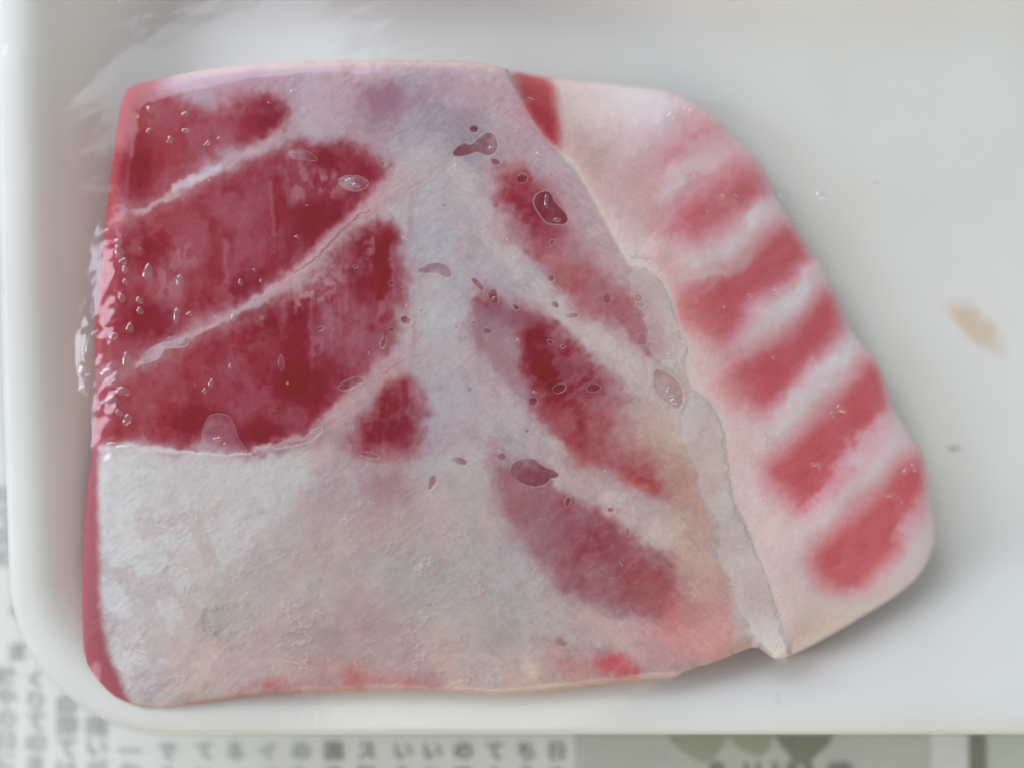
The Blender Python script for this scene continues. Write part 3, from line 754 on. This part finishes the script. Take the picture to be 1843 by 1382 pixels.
# --- membrane tongues along the ridge (raised a little, pale) --------------------
MEM1 = [(1134, 481), (1162, 481), (1187, 503), (1208, 544), (1223, 600), (1237, 627), (1231, 650), (1215, 665), (1192, 659), (1175, 642), (1163, 620), (1169, 600), (1157, 570), (1139, 543), (1131, 515)]
MEM2 = [(1268, 713), (1295, 753), (1306, 791), (1310, 848), (1321, 905), (1343, 947), (1371, 1016), (1390, 1070), (1405, 1123), (1422, 1172), (1397, 1186), (1379, 1172), (1363, 1157), (1350, 1123),
        (1322, 1078), (1318, 1040), (1296, 1017), (1291, 982), (1300, 938), (1274, 914), (1257, 880), (1251, 844), (1233, 802), (1223, 764), (1238, 720)]
mem = np.maximum(pmask(MEM1, 5, .2, .8), pmask(MEM2, 6, .4, .7))
paint(mem, (205, 190, 184), .45)
paint(mem * sstep(1080, 1150, Y), (224, 214, 208), .6)

# ------------------------------------------------------------------ air bubbles under the film
B = []   # cx, cy, rx, ry, angle, irregularity, darkness
for row in """853 233 8 7 0 .15 .8;892 292 9 6 20 .2 .8;940 322 11 8 -10 .2 .85;994 436 6 4 -30 .1 .7
861 512 16 6 45 .25 .6;888 533 13 9 70 .4 .75;928 553 8 4 40 .3 .7;705 510 6 5 0 .1 .3;731 577 11 7 30 .2 .75;704 594 6 4 0 .1 .6;853 580 4 3 0 0 .5
877 596 8 5 20 .2 .6;823 590 4 3 0 0 .3;992 501 7 6 40 .2 .6;1000 549 8 5 40 .3 .6;1030 568 13 5 -10 .3 .4;1093 537 8 10 0 .2 .4;1149 537 8 8 0 .2 .5;1153 549 10 6 0 .2 .1;1157 612 9 11 0 .2 .4
1007 699 13 8 -25 .15 .75;1068 698 11 9 0 .3 .75;960 722 8 8 0 .2 .7;991 616 6 4 30 .2 .5;1013 624 4 3 0 0 .7;690 617 5 11 15 .2 .3;665 819 18 5 12 .2 .3;828 829 14 7 15 .3 .5
903 821 9 7 0 .1 .4;1022 902 5 10 10 .2 .5;1100 917 7 5 0 .1 .5;632 690 24 9 -15 .4 .35;778 868 7 14 15 .4 .4;636 330 25 15 10 .25 -.6;543 280 26 9 10 .35 -.5;688 295 6 4 30 .1 .3
275 637 24 11 -35 .25 -.6;315 617 26 10 -5 .4 -.6;520 799 34 5 -12 .3 .2;563 783 22 7 -35 .3 -.3;470 572 4 3 0 0 -.2;506 653 5 14 0 .2 -.3;1130 957 5 8 0 .3 .5;1010 1155 14 7 30 .4 .3
1145 960 4 3 0 .1 .3;760 560 4 3 0 0 .2;950 775 5 4 0 0 .5;846 700 5 4 0 0 .3;1120 700 5 4 0 0 .3;800 370 6 3 10 .2 .4;640 480 4 3 0 0 .3;577 592 7 4 -20 .1 .4""".replace("\n", ";").split(";"):
    B.append([float(q) for q in row.split()])
def bub_r(t, irr, seed):
    r_ = np.random.RandomState(seed)
    s = 1.0
    for k in (2, 3, 4, 5, 7):
        s = s + irr * (r_.rand() - .35) * np.sin(k * t + r_.rand() * 6.28) * (1.4 / k)
    return s
def resample(P, n):
    P = np.vstack([P, P[:1]]); L = np.r_[0, np.cumsum(np.hypot(*np.diff(P, axis=0).T))]
    t = np.linspace(0, L[-1], n, endpoint=False)
    return np.stack([np.interp(t, L, P[:, 0]), np.interp(t, L, P[:, 1])], 1)
BUB = []                                       # (outline in pixels, darkness)
for n, (cx, cy, rx, ry, an, irr, dk) in enumerate(B):
    seg = 40 if rx > 14 else 22
    tt = np.arange(seg) * 2 * math.pi / seg; rr = bub_r(tt, irr, 900 + n); a = math.radians(an)
    lx = rx * rr * np.cos(tt); ly = ry * rr * np.sin(tt)
    BUB.append((np.stack([cx + lx * math.cos(a) - ly * math.sin(a), cy + lx * math.sin(a) + ly * math.cos(a)], 1), dk))
for pts, dk in (([(861, 247), (880, 236), (893, 244), (899, 263), (891, 278), (876, 282), (861, 274), (851, 278), (827, 284), (811, 280), (823, 263), (836, 255), (849, 263)], .75),
                ([(961, 354), (975, 344), (990, 344), (999, 365), (1013, 377), (1024, 392), (1020, 405), (1001, 405), (982, 403), (969, 384), (960, 369)], .9),
                ([(751, 483), (766, 479), (773, 473), (800, 473), (813, 487), (815, 500), (800, 502), (789, 492), (766, 494), (753, 492)], .4),
                ([(917, 846), (923, 831), (946, 823), (965, 825), (976, 838), (995, 844), (1008, 852), (1006, 859), (991, 861), (984, 871), (965, 877), (946, 872), (930, 865), (919, 855)], .7),
                ([(1177, 665), (1185, 662), (1208, 673), (1227, 692), (1232, 715), (1227, 734), (1219, 738), (1192, 719), (1175, 700)], .5),
                ([(361, 797), (366, 768), (376, 746), (399, 744), (414, 749), (422, 765), (429, 791), (448, 812), (433, 816), (403, 812), (380, 808)], -.5)):
    BUB.append((resample(smooth_poly(pts, 2), 48), dk))
bub_depth = np.zeros(X.shape)
for P_, dk in BUB:
    b = box(P_, 6)
    m = sstep(-1.5, 2.5, sdist(X[b], Y[b], P_))
    cx, cy = P_.mean(0)
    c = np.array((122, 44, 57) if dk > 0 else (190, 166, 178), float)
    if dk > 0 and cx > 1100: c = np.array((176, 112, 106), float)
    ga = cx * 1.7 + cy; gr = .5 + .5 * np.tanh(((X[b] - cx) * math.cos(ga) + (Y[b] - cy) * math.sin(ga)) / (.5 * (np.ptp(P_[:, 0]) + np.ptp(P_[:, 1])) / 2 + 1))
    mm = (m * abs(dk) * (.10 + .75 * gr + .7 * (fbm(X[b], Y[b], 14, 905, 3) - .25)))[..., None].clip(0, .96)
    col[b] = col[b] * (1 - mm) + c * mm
    bub_depth[b] = np.maximum(bub_depth[b], m)

# fine frost fibres following the chevrons, on the pale parts only
pale = sstep(105, 150, col.min(2))
left_side = sstep(860, 760, X)
f1 = fbm(X, Y, 4.2, 510, 3, ang=math.radians(-36), stretch=4.5); f2 = fbm(X, Y, 4.2, 520, 3, ang=math.radians(42), stretch=4.5)
ff = f1 * left_side + f2 * (1 - left_side)
onface = pale * (~is_flank) * (1 - mem)
paint(sstep(.54, .72, ff) * onface * sstep(.35, .6, big), (206, 194, 194), .16)
paint(sstep(.46, .30, ff) * onface * sstep(.35, .6, mid), (152, 126, 130), .15)
col += pale[..., None] * np.array([0., 3., 4.])
col += (pale * is_flank)[..., None] * np.array([8., 11., 15.])

# grain
col *= (1 + .05 * (fin - .5) + .04 * (fbm(X, Y, 3, 500, 2) - .5))[..., None]

# ------------------------------------------------------------------ fish height field (m)
q = .6 * ((X - 750) / 650) ** 2 + ((Y - 480) / 700) ** 2
top = 27.5 - 3.4 * np.minimum(q, 1.0 + .15 * (q - 1.0)) - 1.6 * sstep(520, 180, X)
# rounding of the outer edge of the top face
left_w = sstep(420, 200, X)
bot_w = sstep(1080, 1240, Y)
Rr = 34 + 8 * left_w
e = np.clip(1 - ds / Rr, 0, 1) ** 1.3
drop = (1 - np.sqrt(np.clip(1 - e * e, 0, 1)))
top_h = top - drop * (3.2 + 3.6 * left_w * sstep(1120, 900, Y) - 2.0 * bot_w)
# flank falling from the ridge to the tray floor
tf = dr / (dr + np.maximum(ds, 0) + 1e-6)
edge_h = 12.5 + 6.0 * sstep(980, 1170, Y)
fl_h = (top - .0) * (1 - tf ** 1.55) + edge_h * tf ** 1.55
fl_h += 0.55 * (1 - stripe_m) * sstep(0, .5, tf) * sstep(1, .8, tf)
e2 = np.clip(1 - ds / 26, 0, 1); fl_h -= (1 - np.sqrt(np.clip(1 - e2 * e2, 0, 1))) * 4.0
# at the top edge the flank meets the upper side steeply
h = np.where(is_flank, fl_h, top_h)
# relief
h = h + crin * .04 - bub_depth * .10
h = h + (fbm(X, Y, 34, 600, 4) - .5) * .22 + (fbm(X, Y, 8, 610, 3) - .5) * .03
h = h + low * (fbm(X, Y, 12, 620, 4, ang=math.radians(-25), stretch=2) - .5) * .10
crater = np.hypot((X + 2.2 * fx_ + .8 * (wx - X) - 405) / 1.5, Y + 2.2 * fy_ + .8 * (wy - Y) - 1120)
h = h - .22 * (1 - sstep(10, 34, crater)) * (.4 + 1.2 * mid) + .10 * np.exp(-((crater - 34) / 6) ** 2)
h = h + .18 * smask(v2, [6, 8, 7, 8, 12, 14, 16, 18, 20, 20], .8) + .15 * smask(v3, [6, 12, 18, 20, 22, 22, 18, 12], .8)
H = h * 1e-3

# world positions
keepv = ds > -0.2
fz = S * (ZC - H) / DC
WX = (X - CX) * fz; WY = (CY - Y) * fz
Hmin = tray_h(WX, WY) + 0.0005
H = np.maximum(H, Hmin)
fz = S * (ZC - H) / DC; WX = (X - CX) * fz; WY = (CY - Y) * fz

ALB = 1.0 / 0.84
alb = np.clip((srgb(np.clip(col, 0, 255)) - 0.024) * ALB, 0.006, 0.88)

fish = thing("fish_block", "raw block of red and white marbled fish with striped flank in foam tray", "fish", (0, 0, ZFLOOR))
ny_, nx_ = X.shape
idx = -np.ones(X.shape, int)
quad_ok = keepv[:-1, :-1] & keepv[:-1, 1:] & keepv[1:, 1:] & keepv[1:, :-1]

# tips and parts are cut out of the one surface so that they meet without a gap
mem_region = mem > .5
part_id = np.where(mem_region, 2, np.where(is_flank, 1, 0))
face_id = np.where(is_flank, 1, 0)
qpart = face_id[:-1, :-1]
qmem = mem_region[:-1, :-1]
allq = np.argwhere(quad_ok)
# snap boundary vertices to the true outline
used = np.zeros(X.shape, bool)
used[:-1, :-1] |= quad_ok; used[:-1, 1:] |= quad_ok; used[1:, 1:] |= quad_ok; used[1:, :-1] |= quad_ok
cnt = np.zeros(X.shape, int)
cnt[:-1, :-1] += quad_ok; cnt[:-1, 1:] += quad_ok; cnt[1:, 1:] += quad_ok; cnt[1:, :-1] += quad_ok
bnd = used & (cnt < 4)
bj, bi = np.where(bnd)
P = SIL_S; Q2 = np.roll(P, -1, 0)
for j, i in zip(bj, bi):
    p = np.array([X[j, i], Y[j, i]])
    d = Q2 - P; L = (d * d).sum(1) + 1e-9
    tt = np.clip(((p - P) * d).sum(1) / L, 0, 1)
    c = P + d * tt[:, None]
    k = ((c - p) ** 2).sum(1).argmin()
    f_ = S * (ZC - H[j, i]) / DC
    WX[j, i] = (c[k, 0] - CX) * f_; WY[j, i] = (CY - c[k, 1]) * f_

# normals of the one continuous surface, so that parts meet without a visible seam
tu = np.stack([np.gradient(WX, axis=1), np.gradient(WY, axis=1), np.gradient(H, axis=1)], -1)
tv = np.stack([np.gradient(WX, axis=0), np.gradient(WY, axis=0), np.gradient(H, axis=0)], -1)
NRM = -np.cross(tu, tv); NRM /= np.linalg.norm(NRM, axis=2, keepdims=True) + 1e-12
NRM[cnt < 4] = 0.0                              # the outline keeps its own normals
names = ["muscle_face", "striped_flank", "pale_membrane"]
labels = ["dark red muscle with milky veil and pale sinews", "sloping flank with red and cream stripes", "smooth pale membrane tongue along the ridge"]
mats = [M_FLESH, M_FLANK, M_MEMB]
for pid in range(3):
    sel = quad_ok & (qmem if pid == 2 else (qpart == pid))
    vu = np.zeros(X.shape, bool)
    vu[:-1, :-1] |= sel; vu[:-1, 1:] |= sel; vu[1:, 1:] |= sel; vu[1:, :-1] |= sel
    idm = -np.ones(X.shape, int); n = vu.sum(); idm[vu] = np.arange(n)
    lift = 0.00008 * sstep(.5, .9, mem[vu]) - 0.00002 if pid == 2 else 0.0
    V = np.stack([WX[vu], WY[vu], H[vu] - ZFLOOR + lift], 1)
    NV = NRM[vu]
    J, I = np.where(sel)
    F = np.stack([idm[J + 1, I], idm[J + 1, I + 1], idm[J, I + 1], idm[J, I]], 1)
    C = alb[vu]
    if pid < 2:
        # wall from the outline down to the tray
        E = []
        for (dj, di, a, b) in ((0, 0, (0, 0), (0, 1)), ):
            pass
        qk = np.zeros((ny_ + 1, nx_ + 1), bool); qk[1:ny_, 1:nx_] = quad_ok     # qk[j+1,i+1] = quad (j,i)
        # top edge of quad (j,i): neighbours quad (j-1,i)
        up = ~qk[J, I + 1]; dn = ~qk[J + 2, I + 1]; lf = ~qk[J + 1, I]; rt = ~qk[J + 1, I + 2]
        ea = np.concatenate([idm[J, I][up], idm[J + 1, I + 1][dn], idm[J + 1, I][lf], idm[J, I + 1][rt]])
        eb = np.concatenate([idm[J, I + 1][up], idm[J + 1, I][dn], idm[J, I][lf], idm[J + 1, I + 1][rt]])
        if len(ea):
            bv = np.unique(np.concatenate([ea, eb])); newid = {int(v_): n + k for k, v_ in enumerate(bv)}
            VB = V[bv].copy()
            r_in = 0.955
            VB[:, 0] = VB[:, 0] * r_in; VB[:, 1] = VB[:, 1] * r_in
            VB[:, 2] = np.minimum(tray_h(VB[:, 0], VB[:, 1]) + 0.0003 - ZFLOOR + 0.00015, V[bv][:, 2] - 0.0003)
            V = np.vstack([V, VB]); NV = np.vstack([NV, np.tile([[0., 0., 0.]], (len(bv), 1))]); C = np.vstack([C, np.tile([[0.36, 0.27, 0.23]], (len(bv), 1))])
            F2 = np.array([[a, b, newid[int(b)], newid[int(a)]] for a, b in zip(ea, eb)])
            F = np.vstack([F, F2])
    ob = mesh_obj(names[pid], V, F, mats[pid], fish)
    ob["label"] = labels[pid]
    if pid < 2: ob.data.normals_split_custom_set_from_vertices(NV.tolist())
    ca = ob.data.color_attributes.new("flesh_colour", 'FLOAT_COLOR', 'POINT')
    ca.data.foreach_set("color", np.hstack([C, np.ones((len(C), 1))]).astype(np.float32).ravel())

# ------------------------------------------------------------------ cling film stretched over tray and fish
Hs = np.where(ds > -3, H, 0.0)
def fish_h(wx_, wy_):
    """height of the fish at world x, y (0 outside)"""
    z = np.full(wx_.shape, 0.024)
    for _ in range(5):
        f_ = S * (ZC - z) / DC
        px = wx_ / f_ + CX; py = CY - wy_ / f_
        u = np.clip((px - xs[0]) / STEP, 0, nx_ - 1.001); w = np.clip((py - ys[0]) / STEP, 0, ny_ - 1.001)
        i = u.astype(int); j = w.astype(int); a = u - i; b = w - j
        hh = (Hs[j, i] * (1 - a) + Hs[j, i + 1] * a) * (1 - b) + (Hs[j + 1, i] * (1 - a) + Hs[j + 1, i + 1] * a) * b
        out_ = (px < xs[0]) | (px > xs[-1]) | (py < ys[0]) | (py > ys[-1])
        hh = np.where(out_, 0, hh)
        z = np.where(hh > 0.005, hh, z)
    return hh, px, py
fs = 0.0008
fxs = np.arange(xl - 0.004, xr + 0.004, fs); fys = np.arange(yb - 0.004, yt + 0.004, fs)
FX, FY = np.meshgrid(fxs, fys)
hf, _, _ = fish_h(FX, FY)
outl = loop_pts(0.0012)
din = sdist(FX, FY, outl[::2])
obst = np.where(hf > 0.005, hf + 0.00025, 0.0)
_th = tray_h(FX, FY); obst = np.maximum(obst, np.where(_th > 0.015, _th + 0.0003, 0.0))
fixed = din <= 0
Z = np.where(fixed, ZRIM + 0.0003, np.maximum(obst, ZRIM + 0.0003))
_pxl = FX / (S * (ZC - 0.022) / DC) + CX; _pyl = CY - FY / (S * (ZC - 0.022) / DC)
LOAD = 1.2e-6 + 0.0 * np.exp(-((_pxl - 125) / 60) ** 2 - ((_pyl - 620) / 170) ** 2)     # pressed down beside the left edge
for it in range(2500):
    A_ = Z.copy()
    A_[1:-1, 1:-1] = .25 * (Z[:-2, 1:-1] + Z[2:, 1:-1] + Z[1:-1, :-2] + Z[1:-1, 2:])
    # the film is drawn down a little where it spans the flank
    Z = np.where(fixed, ZRIM + 0.0003, np.maximum(A_ - LOAD, obst))
# refine
fs2 = 0.00034
gxs = np.arange(fxs[2], fxs[-3], fs2); gys = np.arange(fys[2], fys[-3], fs2)
GX, GY = np.meshgrid(gxs, gys)
u = (GX - fxs[0]) / fs; w = (GY - fys[0]) / fs
i = u.astype(int); j = w.astype(int); a = u - i; b = w - j
a = a * a * (3 - 2 * a) * .0 + a
GZ = (Z[j, i] * (1 - a) + Z[j, i + 1] * a) * (1 - b) + (Z[j + 1, i] * (1 - a) + Z[j + 1, i + 1] * a) * b
for _ in range(3):
    GZ[1:-1, 1:-1] = .5 * GZ[1:-1, 1:-1] + .125 * (GZ[:-2, 1:-1] + GZ[2:, 1:-1] + GZ[1:-1, :-2] + GZ[1:-1, 2:])
hf2, PX, PY = fish_h(GX, GY)
mmx = GX * 1000; mmy = GY * 1000
# wrinkles: pulled tight across the left edge of the fish, nearly flat elsewhere
lw = np.exp(-((PX - 214) / 34) ** 2) * sstep(330, 450, PY) * sstep(900, 780, PY)
wr = fbm(mmx, mmy, 2.2, 700, 3, ang=math.radians(35), stretch=2.2) - .5
wr2 = fbm(mmx, mmy, 7, 710, 3, ang=math.radians(20), stretch=2.0) - .5
wr3 = fbm(mmx, mmy, 1.7, 720, 2, ang=math.radians(60), stretch=1.5)
lw2 = np.exp(-(((PX - 1440) / 34) ** 2 + ((PY - 372) / 22) ** 2)) + .8 * np.exp(-(((PX - 158) / 16) ** 2 + ((PY - 640) / 60) ** 2)) + .5 * np.exp(-(((PX - 8) / 14) ** 2 + ((PY - 95) / 30) ** 2))
GZ = GZ + 0.00070 * lw * np.clip(wr + .55, 0, 1) + 0.0009 * lw2 * wr3 + 0.00022 * wr2 * sstep(0.002, 0.014, sdist(GX, GY, outl[::2]))
_th = tray_h(GX, GY)
GZ = np.maximum(np.maximum(GZ, np.where(hf2 > .005, hf2 + 0.0001, 0)), np.where(_th > 0.012, _th + 0.00022, 0))
din2 = sdist(GX, GY, loop_pts(0.0004)[::1])
kq = din2 > 0
qk_ = kq[:-1, :-1] & kq[:-1, 1:] & kq[1:, 1:] & kq[1:, :-1]
vu = np.zeros(GX.shape, bool)
vu[:-1, :-1] |= qk_; vu[:-1, 1:] |= qk_; vu[1:, 1:] |= qk_; vu[1:, :-1] |= qk_
idm = -np.ones(GX.shape, int); idm[vu] = np.arange(vu.sum())
J, I = np.where(qk_)
F = np.stack([idm[J, I], idm[J, I + 1], idm[J + 1, I + 1], idm[J + 1, I]], 1)
V = np.stack([GX[vu], GY[vu], GZ[vu]], 1)
film = thing("cling_film", "clear cling film stretched over the tray with air bubbles and glints", "cling film", (TX, TY, 0.0008))
OFF = np.array([TX, TY, 0.0008])
mesh_obj("film_sheet", V - OFF, F, M_FILM, film)
# the film turns over the rim and hangs down outside
sk = [(0.0010, ZRIM + 0.00042), (0.0, ZRIM - 0.0002), (-0.0004, 0.0198), (-0.0003, 0.0185), (0.0010, 0.0172), (0.0052, 0.0160), (0.0150, 0.0075)]
V = []; F = []
for ins, z in sk:
    L = loop_pts(ins); V += [(p[0] - TX, p[1] - TY, z - 0.0008) for p in L]
for k in range(len(sk) - 1):
    for i_ in range(NL):
        j_ = (i_ + 1) % NL
        F.append((k * NL + j_, k * NL + i_, (k + 1) * NL + i_, (k + 1) * NL + j_))
mesh_obj("film_skirt", V, F, M_FILM, film)

# every bubble: a low dome of film and the fine bright line of its edge
def film_z(x, y):
    u = np.clip((x - gxs[0]) / fs2, 0, len(gxs) - 1.001); w = np.clip((y - gys[0]) / fs2, 0, len(gys) - 1.001)
    i = u.astype(int); j = w.astype(int); a = u - i; b = w - j
    return (GZ[j, i] * (1 - a) + GZ[j, i + 1] * a) * (1 - b) + (GZ[j + 1, i] * (1 - a) + GZ[j + 1, i + 1] * a) * b
for n, (P_, dk) in enumerate(BUB):
    seg = len(P_); tt = np.arange(seg) * 2 * math.pi / seg
    px, py = P_[:, 0], P_[:, 1]
    rx = (P_.max(0) - P_.min(0)).max() / 2
    X0, Y0 = un(px, py, 0.0265); z0 = film_z(X0, Y0)
    X0, Y0 = un(px, py, z0); z0 = film_z(X0, Y0)
    c0 = np.array([X0.mean(), Y0.mean()])
    tw = 0.000085 if rx > 14 else 0.00007
    V = []; F = []; mi = []
    # rim: a thin raised bead, five points across
    tg = np.stack([np.roll(X0, -1) - np.roll(X0, 1), np.roll(Y0, -1) - np.roll(Y0, 1)], 1)
    nrm = np.stack([-tg[:, 1], tg[:, 0]], 1); nrm /= np.linalg.norm(nrm, axis=1)[:, None] + 1e-9
    varw = .55 + .9 * np.random.RandomState(n).rand() * (.5 + .5 * np.sin(tt + n))
    for o_, zz in ((-1.2, 0.00004), (-.6, 0.00012), (0, 0.00015), (.6, 0.00012), (1.2, 0.00002)):
        V += [(X0[k] + nrm[k, 0] * o_ * tw * varw[k], Y0[k] + nrm[k, 1] * o_ * tw * varw[k], z0[k] + zz) for k in range(seg)]
    for r_ in range(4):
        for k in range(seg):
            k2 = (k + 1) % seg
            F.append((r_ * seg + k, (r_ + 1) * seg + k, (r_ + 1) * seg + k2, r_ * seg + k2)); mi.append(0)
    b0 = len(V)
    # dome
    hd = min(0.00035, rx * S * .12)
    for s_, hz in ((.97, .10), (.7, .6), (.38, .92)):
        xx = c0[0] + (X0 - c0[0]) * s_; yy = c0[1] + (Y0 - c0[1]) * s_
        zz = film_z(xx, yy) + 0.00003 + hd * hz
        V += list(zip(xx, yy, zz))
    for r_ in range(2):
        for k in range(seg):
            k2 = (k + 1) % seg
            F.append((b0 + r_ * seg + k, b0 + r_ * seg + k2, b0 + (r_ + 1) * seg + k2, b0 + (r_ + 1) * seg + k)); mi.append(1)
    V.append((c0[0], c0[1], float(film_z(c0[:1], c0[1:])[0]) + 0.00003 + hd)); cI = len(V) - 1
    for k in range(seg):
        F.append((b0 + 2 * seg + k, b0 + 2 * seg + (k + 1) % seg, cI)); mi.append(1)
    ob = mesh_obj("air_bubble", np.array(V) - OFF, F, M_RIM, film)
    ob.data.materials.append(M_BUBBLE)
    ob.data.polygons.foreach_set("material_index", np.array(mi, dtype=np.int32))

# small glossy domes added to imitate glints of the film: along the left edge of the fish and sprinkled over it
beads = [(213, 437, 7, 6), (214, 454, 7, 11), (222, 470, 6, 6), (225, 485, 6, 5), (226, 508, 5, 5), (219, 536, 7, 6), (251, 541, 6, 5), (252, 560, 5, 6), (318, 568, 6, 11), (341, 565, 4, 4), (433, 509, 4, 5), (420, 572, 5, 4),
         (266, 490, 7, 14), (323, 505, 5, 10), (172, 601, 6, 6), (205, 605, 8, 5), (228, 648, 6, 14), (196, 672, 11, 9), (206, 690, 8, 6), (221, 704, 10, 8), (198, 722, 12, 8), (214, 742, 6, 5), (229, 755, 7, 9), (203, 800, 9, 5), (222, 806, 12, 5), (234, 590, 5, 9),
         (160, 622, 5, 16), (152, 668, 9, 9), (148, 700, 7, 5), (270, 198, 6, 6), (334, 206, 5, 5), (306, 252, 6, 5), (335, 235, 6, 4), (374, 258, 5, 4), (395, 250, 4, 3), (268, 236, 5, 4), (527, 166, 5, 3),
         (380, 690, 4, 7), (368, 703, 4, 4), (415, 660, 3, 5), (1150, 463, 12, 5), (1168, 466, 8, 4), (1500, 745, 6, 5), (1515, 735, 8, 7), (1466, 835, 6, 4), (1352, 532, 4, 4), (1395, 520, 7, 3), (1645, 840, 7, 6), (1630, 848, 5, 5), (1600, 890, 12, 3),
         (1252, 316, 3, 3), (1302, 353, 3, 3), (1325, 352, 3, 2), (1210, 208, 9, 5), (1240, 195, 8, 4), (1475, 838, 5, 4), (1425, 380, 10, 3), (1478, 352, 8, 7), (1440, 388, 9, 2), (1410, 355, 8, 6), (1577, 330, 6, 4), (1400, 1255, 5, 10), (984, 361, 4, 10), (1003, 396, 7, 3), (889, 538, 3, 4), (885, 268, 5, 4), (1207, 705, 6, 8), (1214, 722, 6, 6), (392, 790, 7, 4), (408, 800, 5, 3), (630, 326, 7, 5), (642, 334, 6, 4)]
rb = np.random.RandomState(21)
while len(beads) < 130:
    x_, y_ = rb.uniform(180, 1660), rb.uniform(130, 1230)
    if sdist(np.array([[x_]]), np.array([[y_]]), SIL_S)[0, 0] > 18:
        r0 = rb.uniform(1.4, 3.2); beads.append((x_, y_, r0 * rb.uniform(.8, 1.5), r0))
V = []; F = []
for (x_, y_, ra, rb_) in beads:
    ra *= 1.2; rb_ *= 1.2
    seg = 12; tt = np.arange(seg) * 2 * math.pi / seg
    z0 = 0.024
    for _ in range(3):
        a_, b_ = un(np.array([x_]), np.array([y_]), z0); z0 = float(film_z(a_, b_)[0])
    wob = 1 + .18 * np.sin(2 * tt + x_) + .12 * np.sin(3 * tt + y_)
    hz = 0.26 * min(ra, rb_) * S
    b0 = len(V)
    for s_, k_ in ((1.0, -.12), (.8, .45), (.5, .82), (.2, .98)):
        X0, Y0 = un(x_ + ra * s_ * wob * np.cos(tt), y_ + rb_ * s_ * wob * np.sin(tt), z0)
        V += [(p, q, z0 + 0.00003 + hz * k_) for p, q in zip(X0, Y0)]
    for r_ in range(3):
        F += [(b0 + r_ * seg + (k + 1) % seg, b0 + r_ * seg + k, b0 + (r_ + 1) * seg + k, b0 + (r_ + 1) * seg + (k + 1) % seg) for k in range(seg)]
    F.append(tuple(b0 + 3 * seg + k for k in range(seg))[::-1])
M_BEAD = mat_film("glint_dome", milk=0.04, rough=0.14, bump=0.0, refl=0.13)
ob = mesh_obj("glint_dome", np.array(V) - OFF, F, M_BEAD, film)  # added domes that stand in for film glints
ob["kind"] = "stuff"
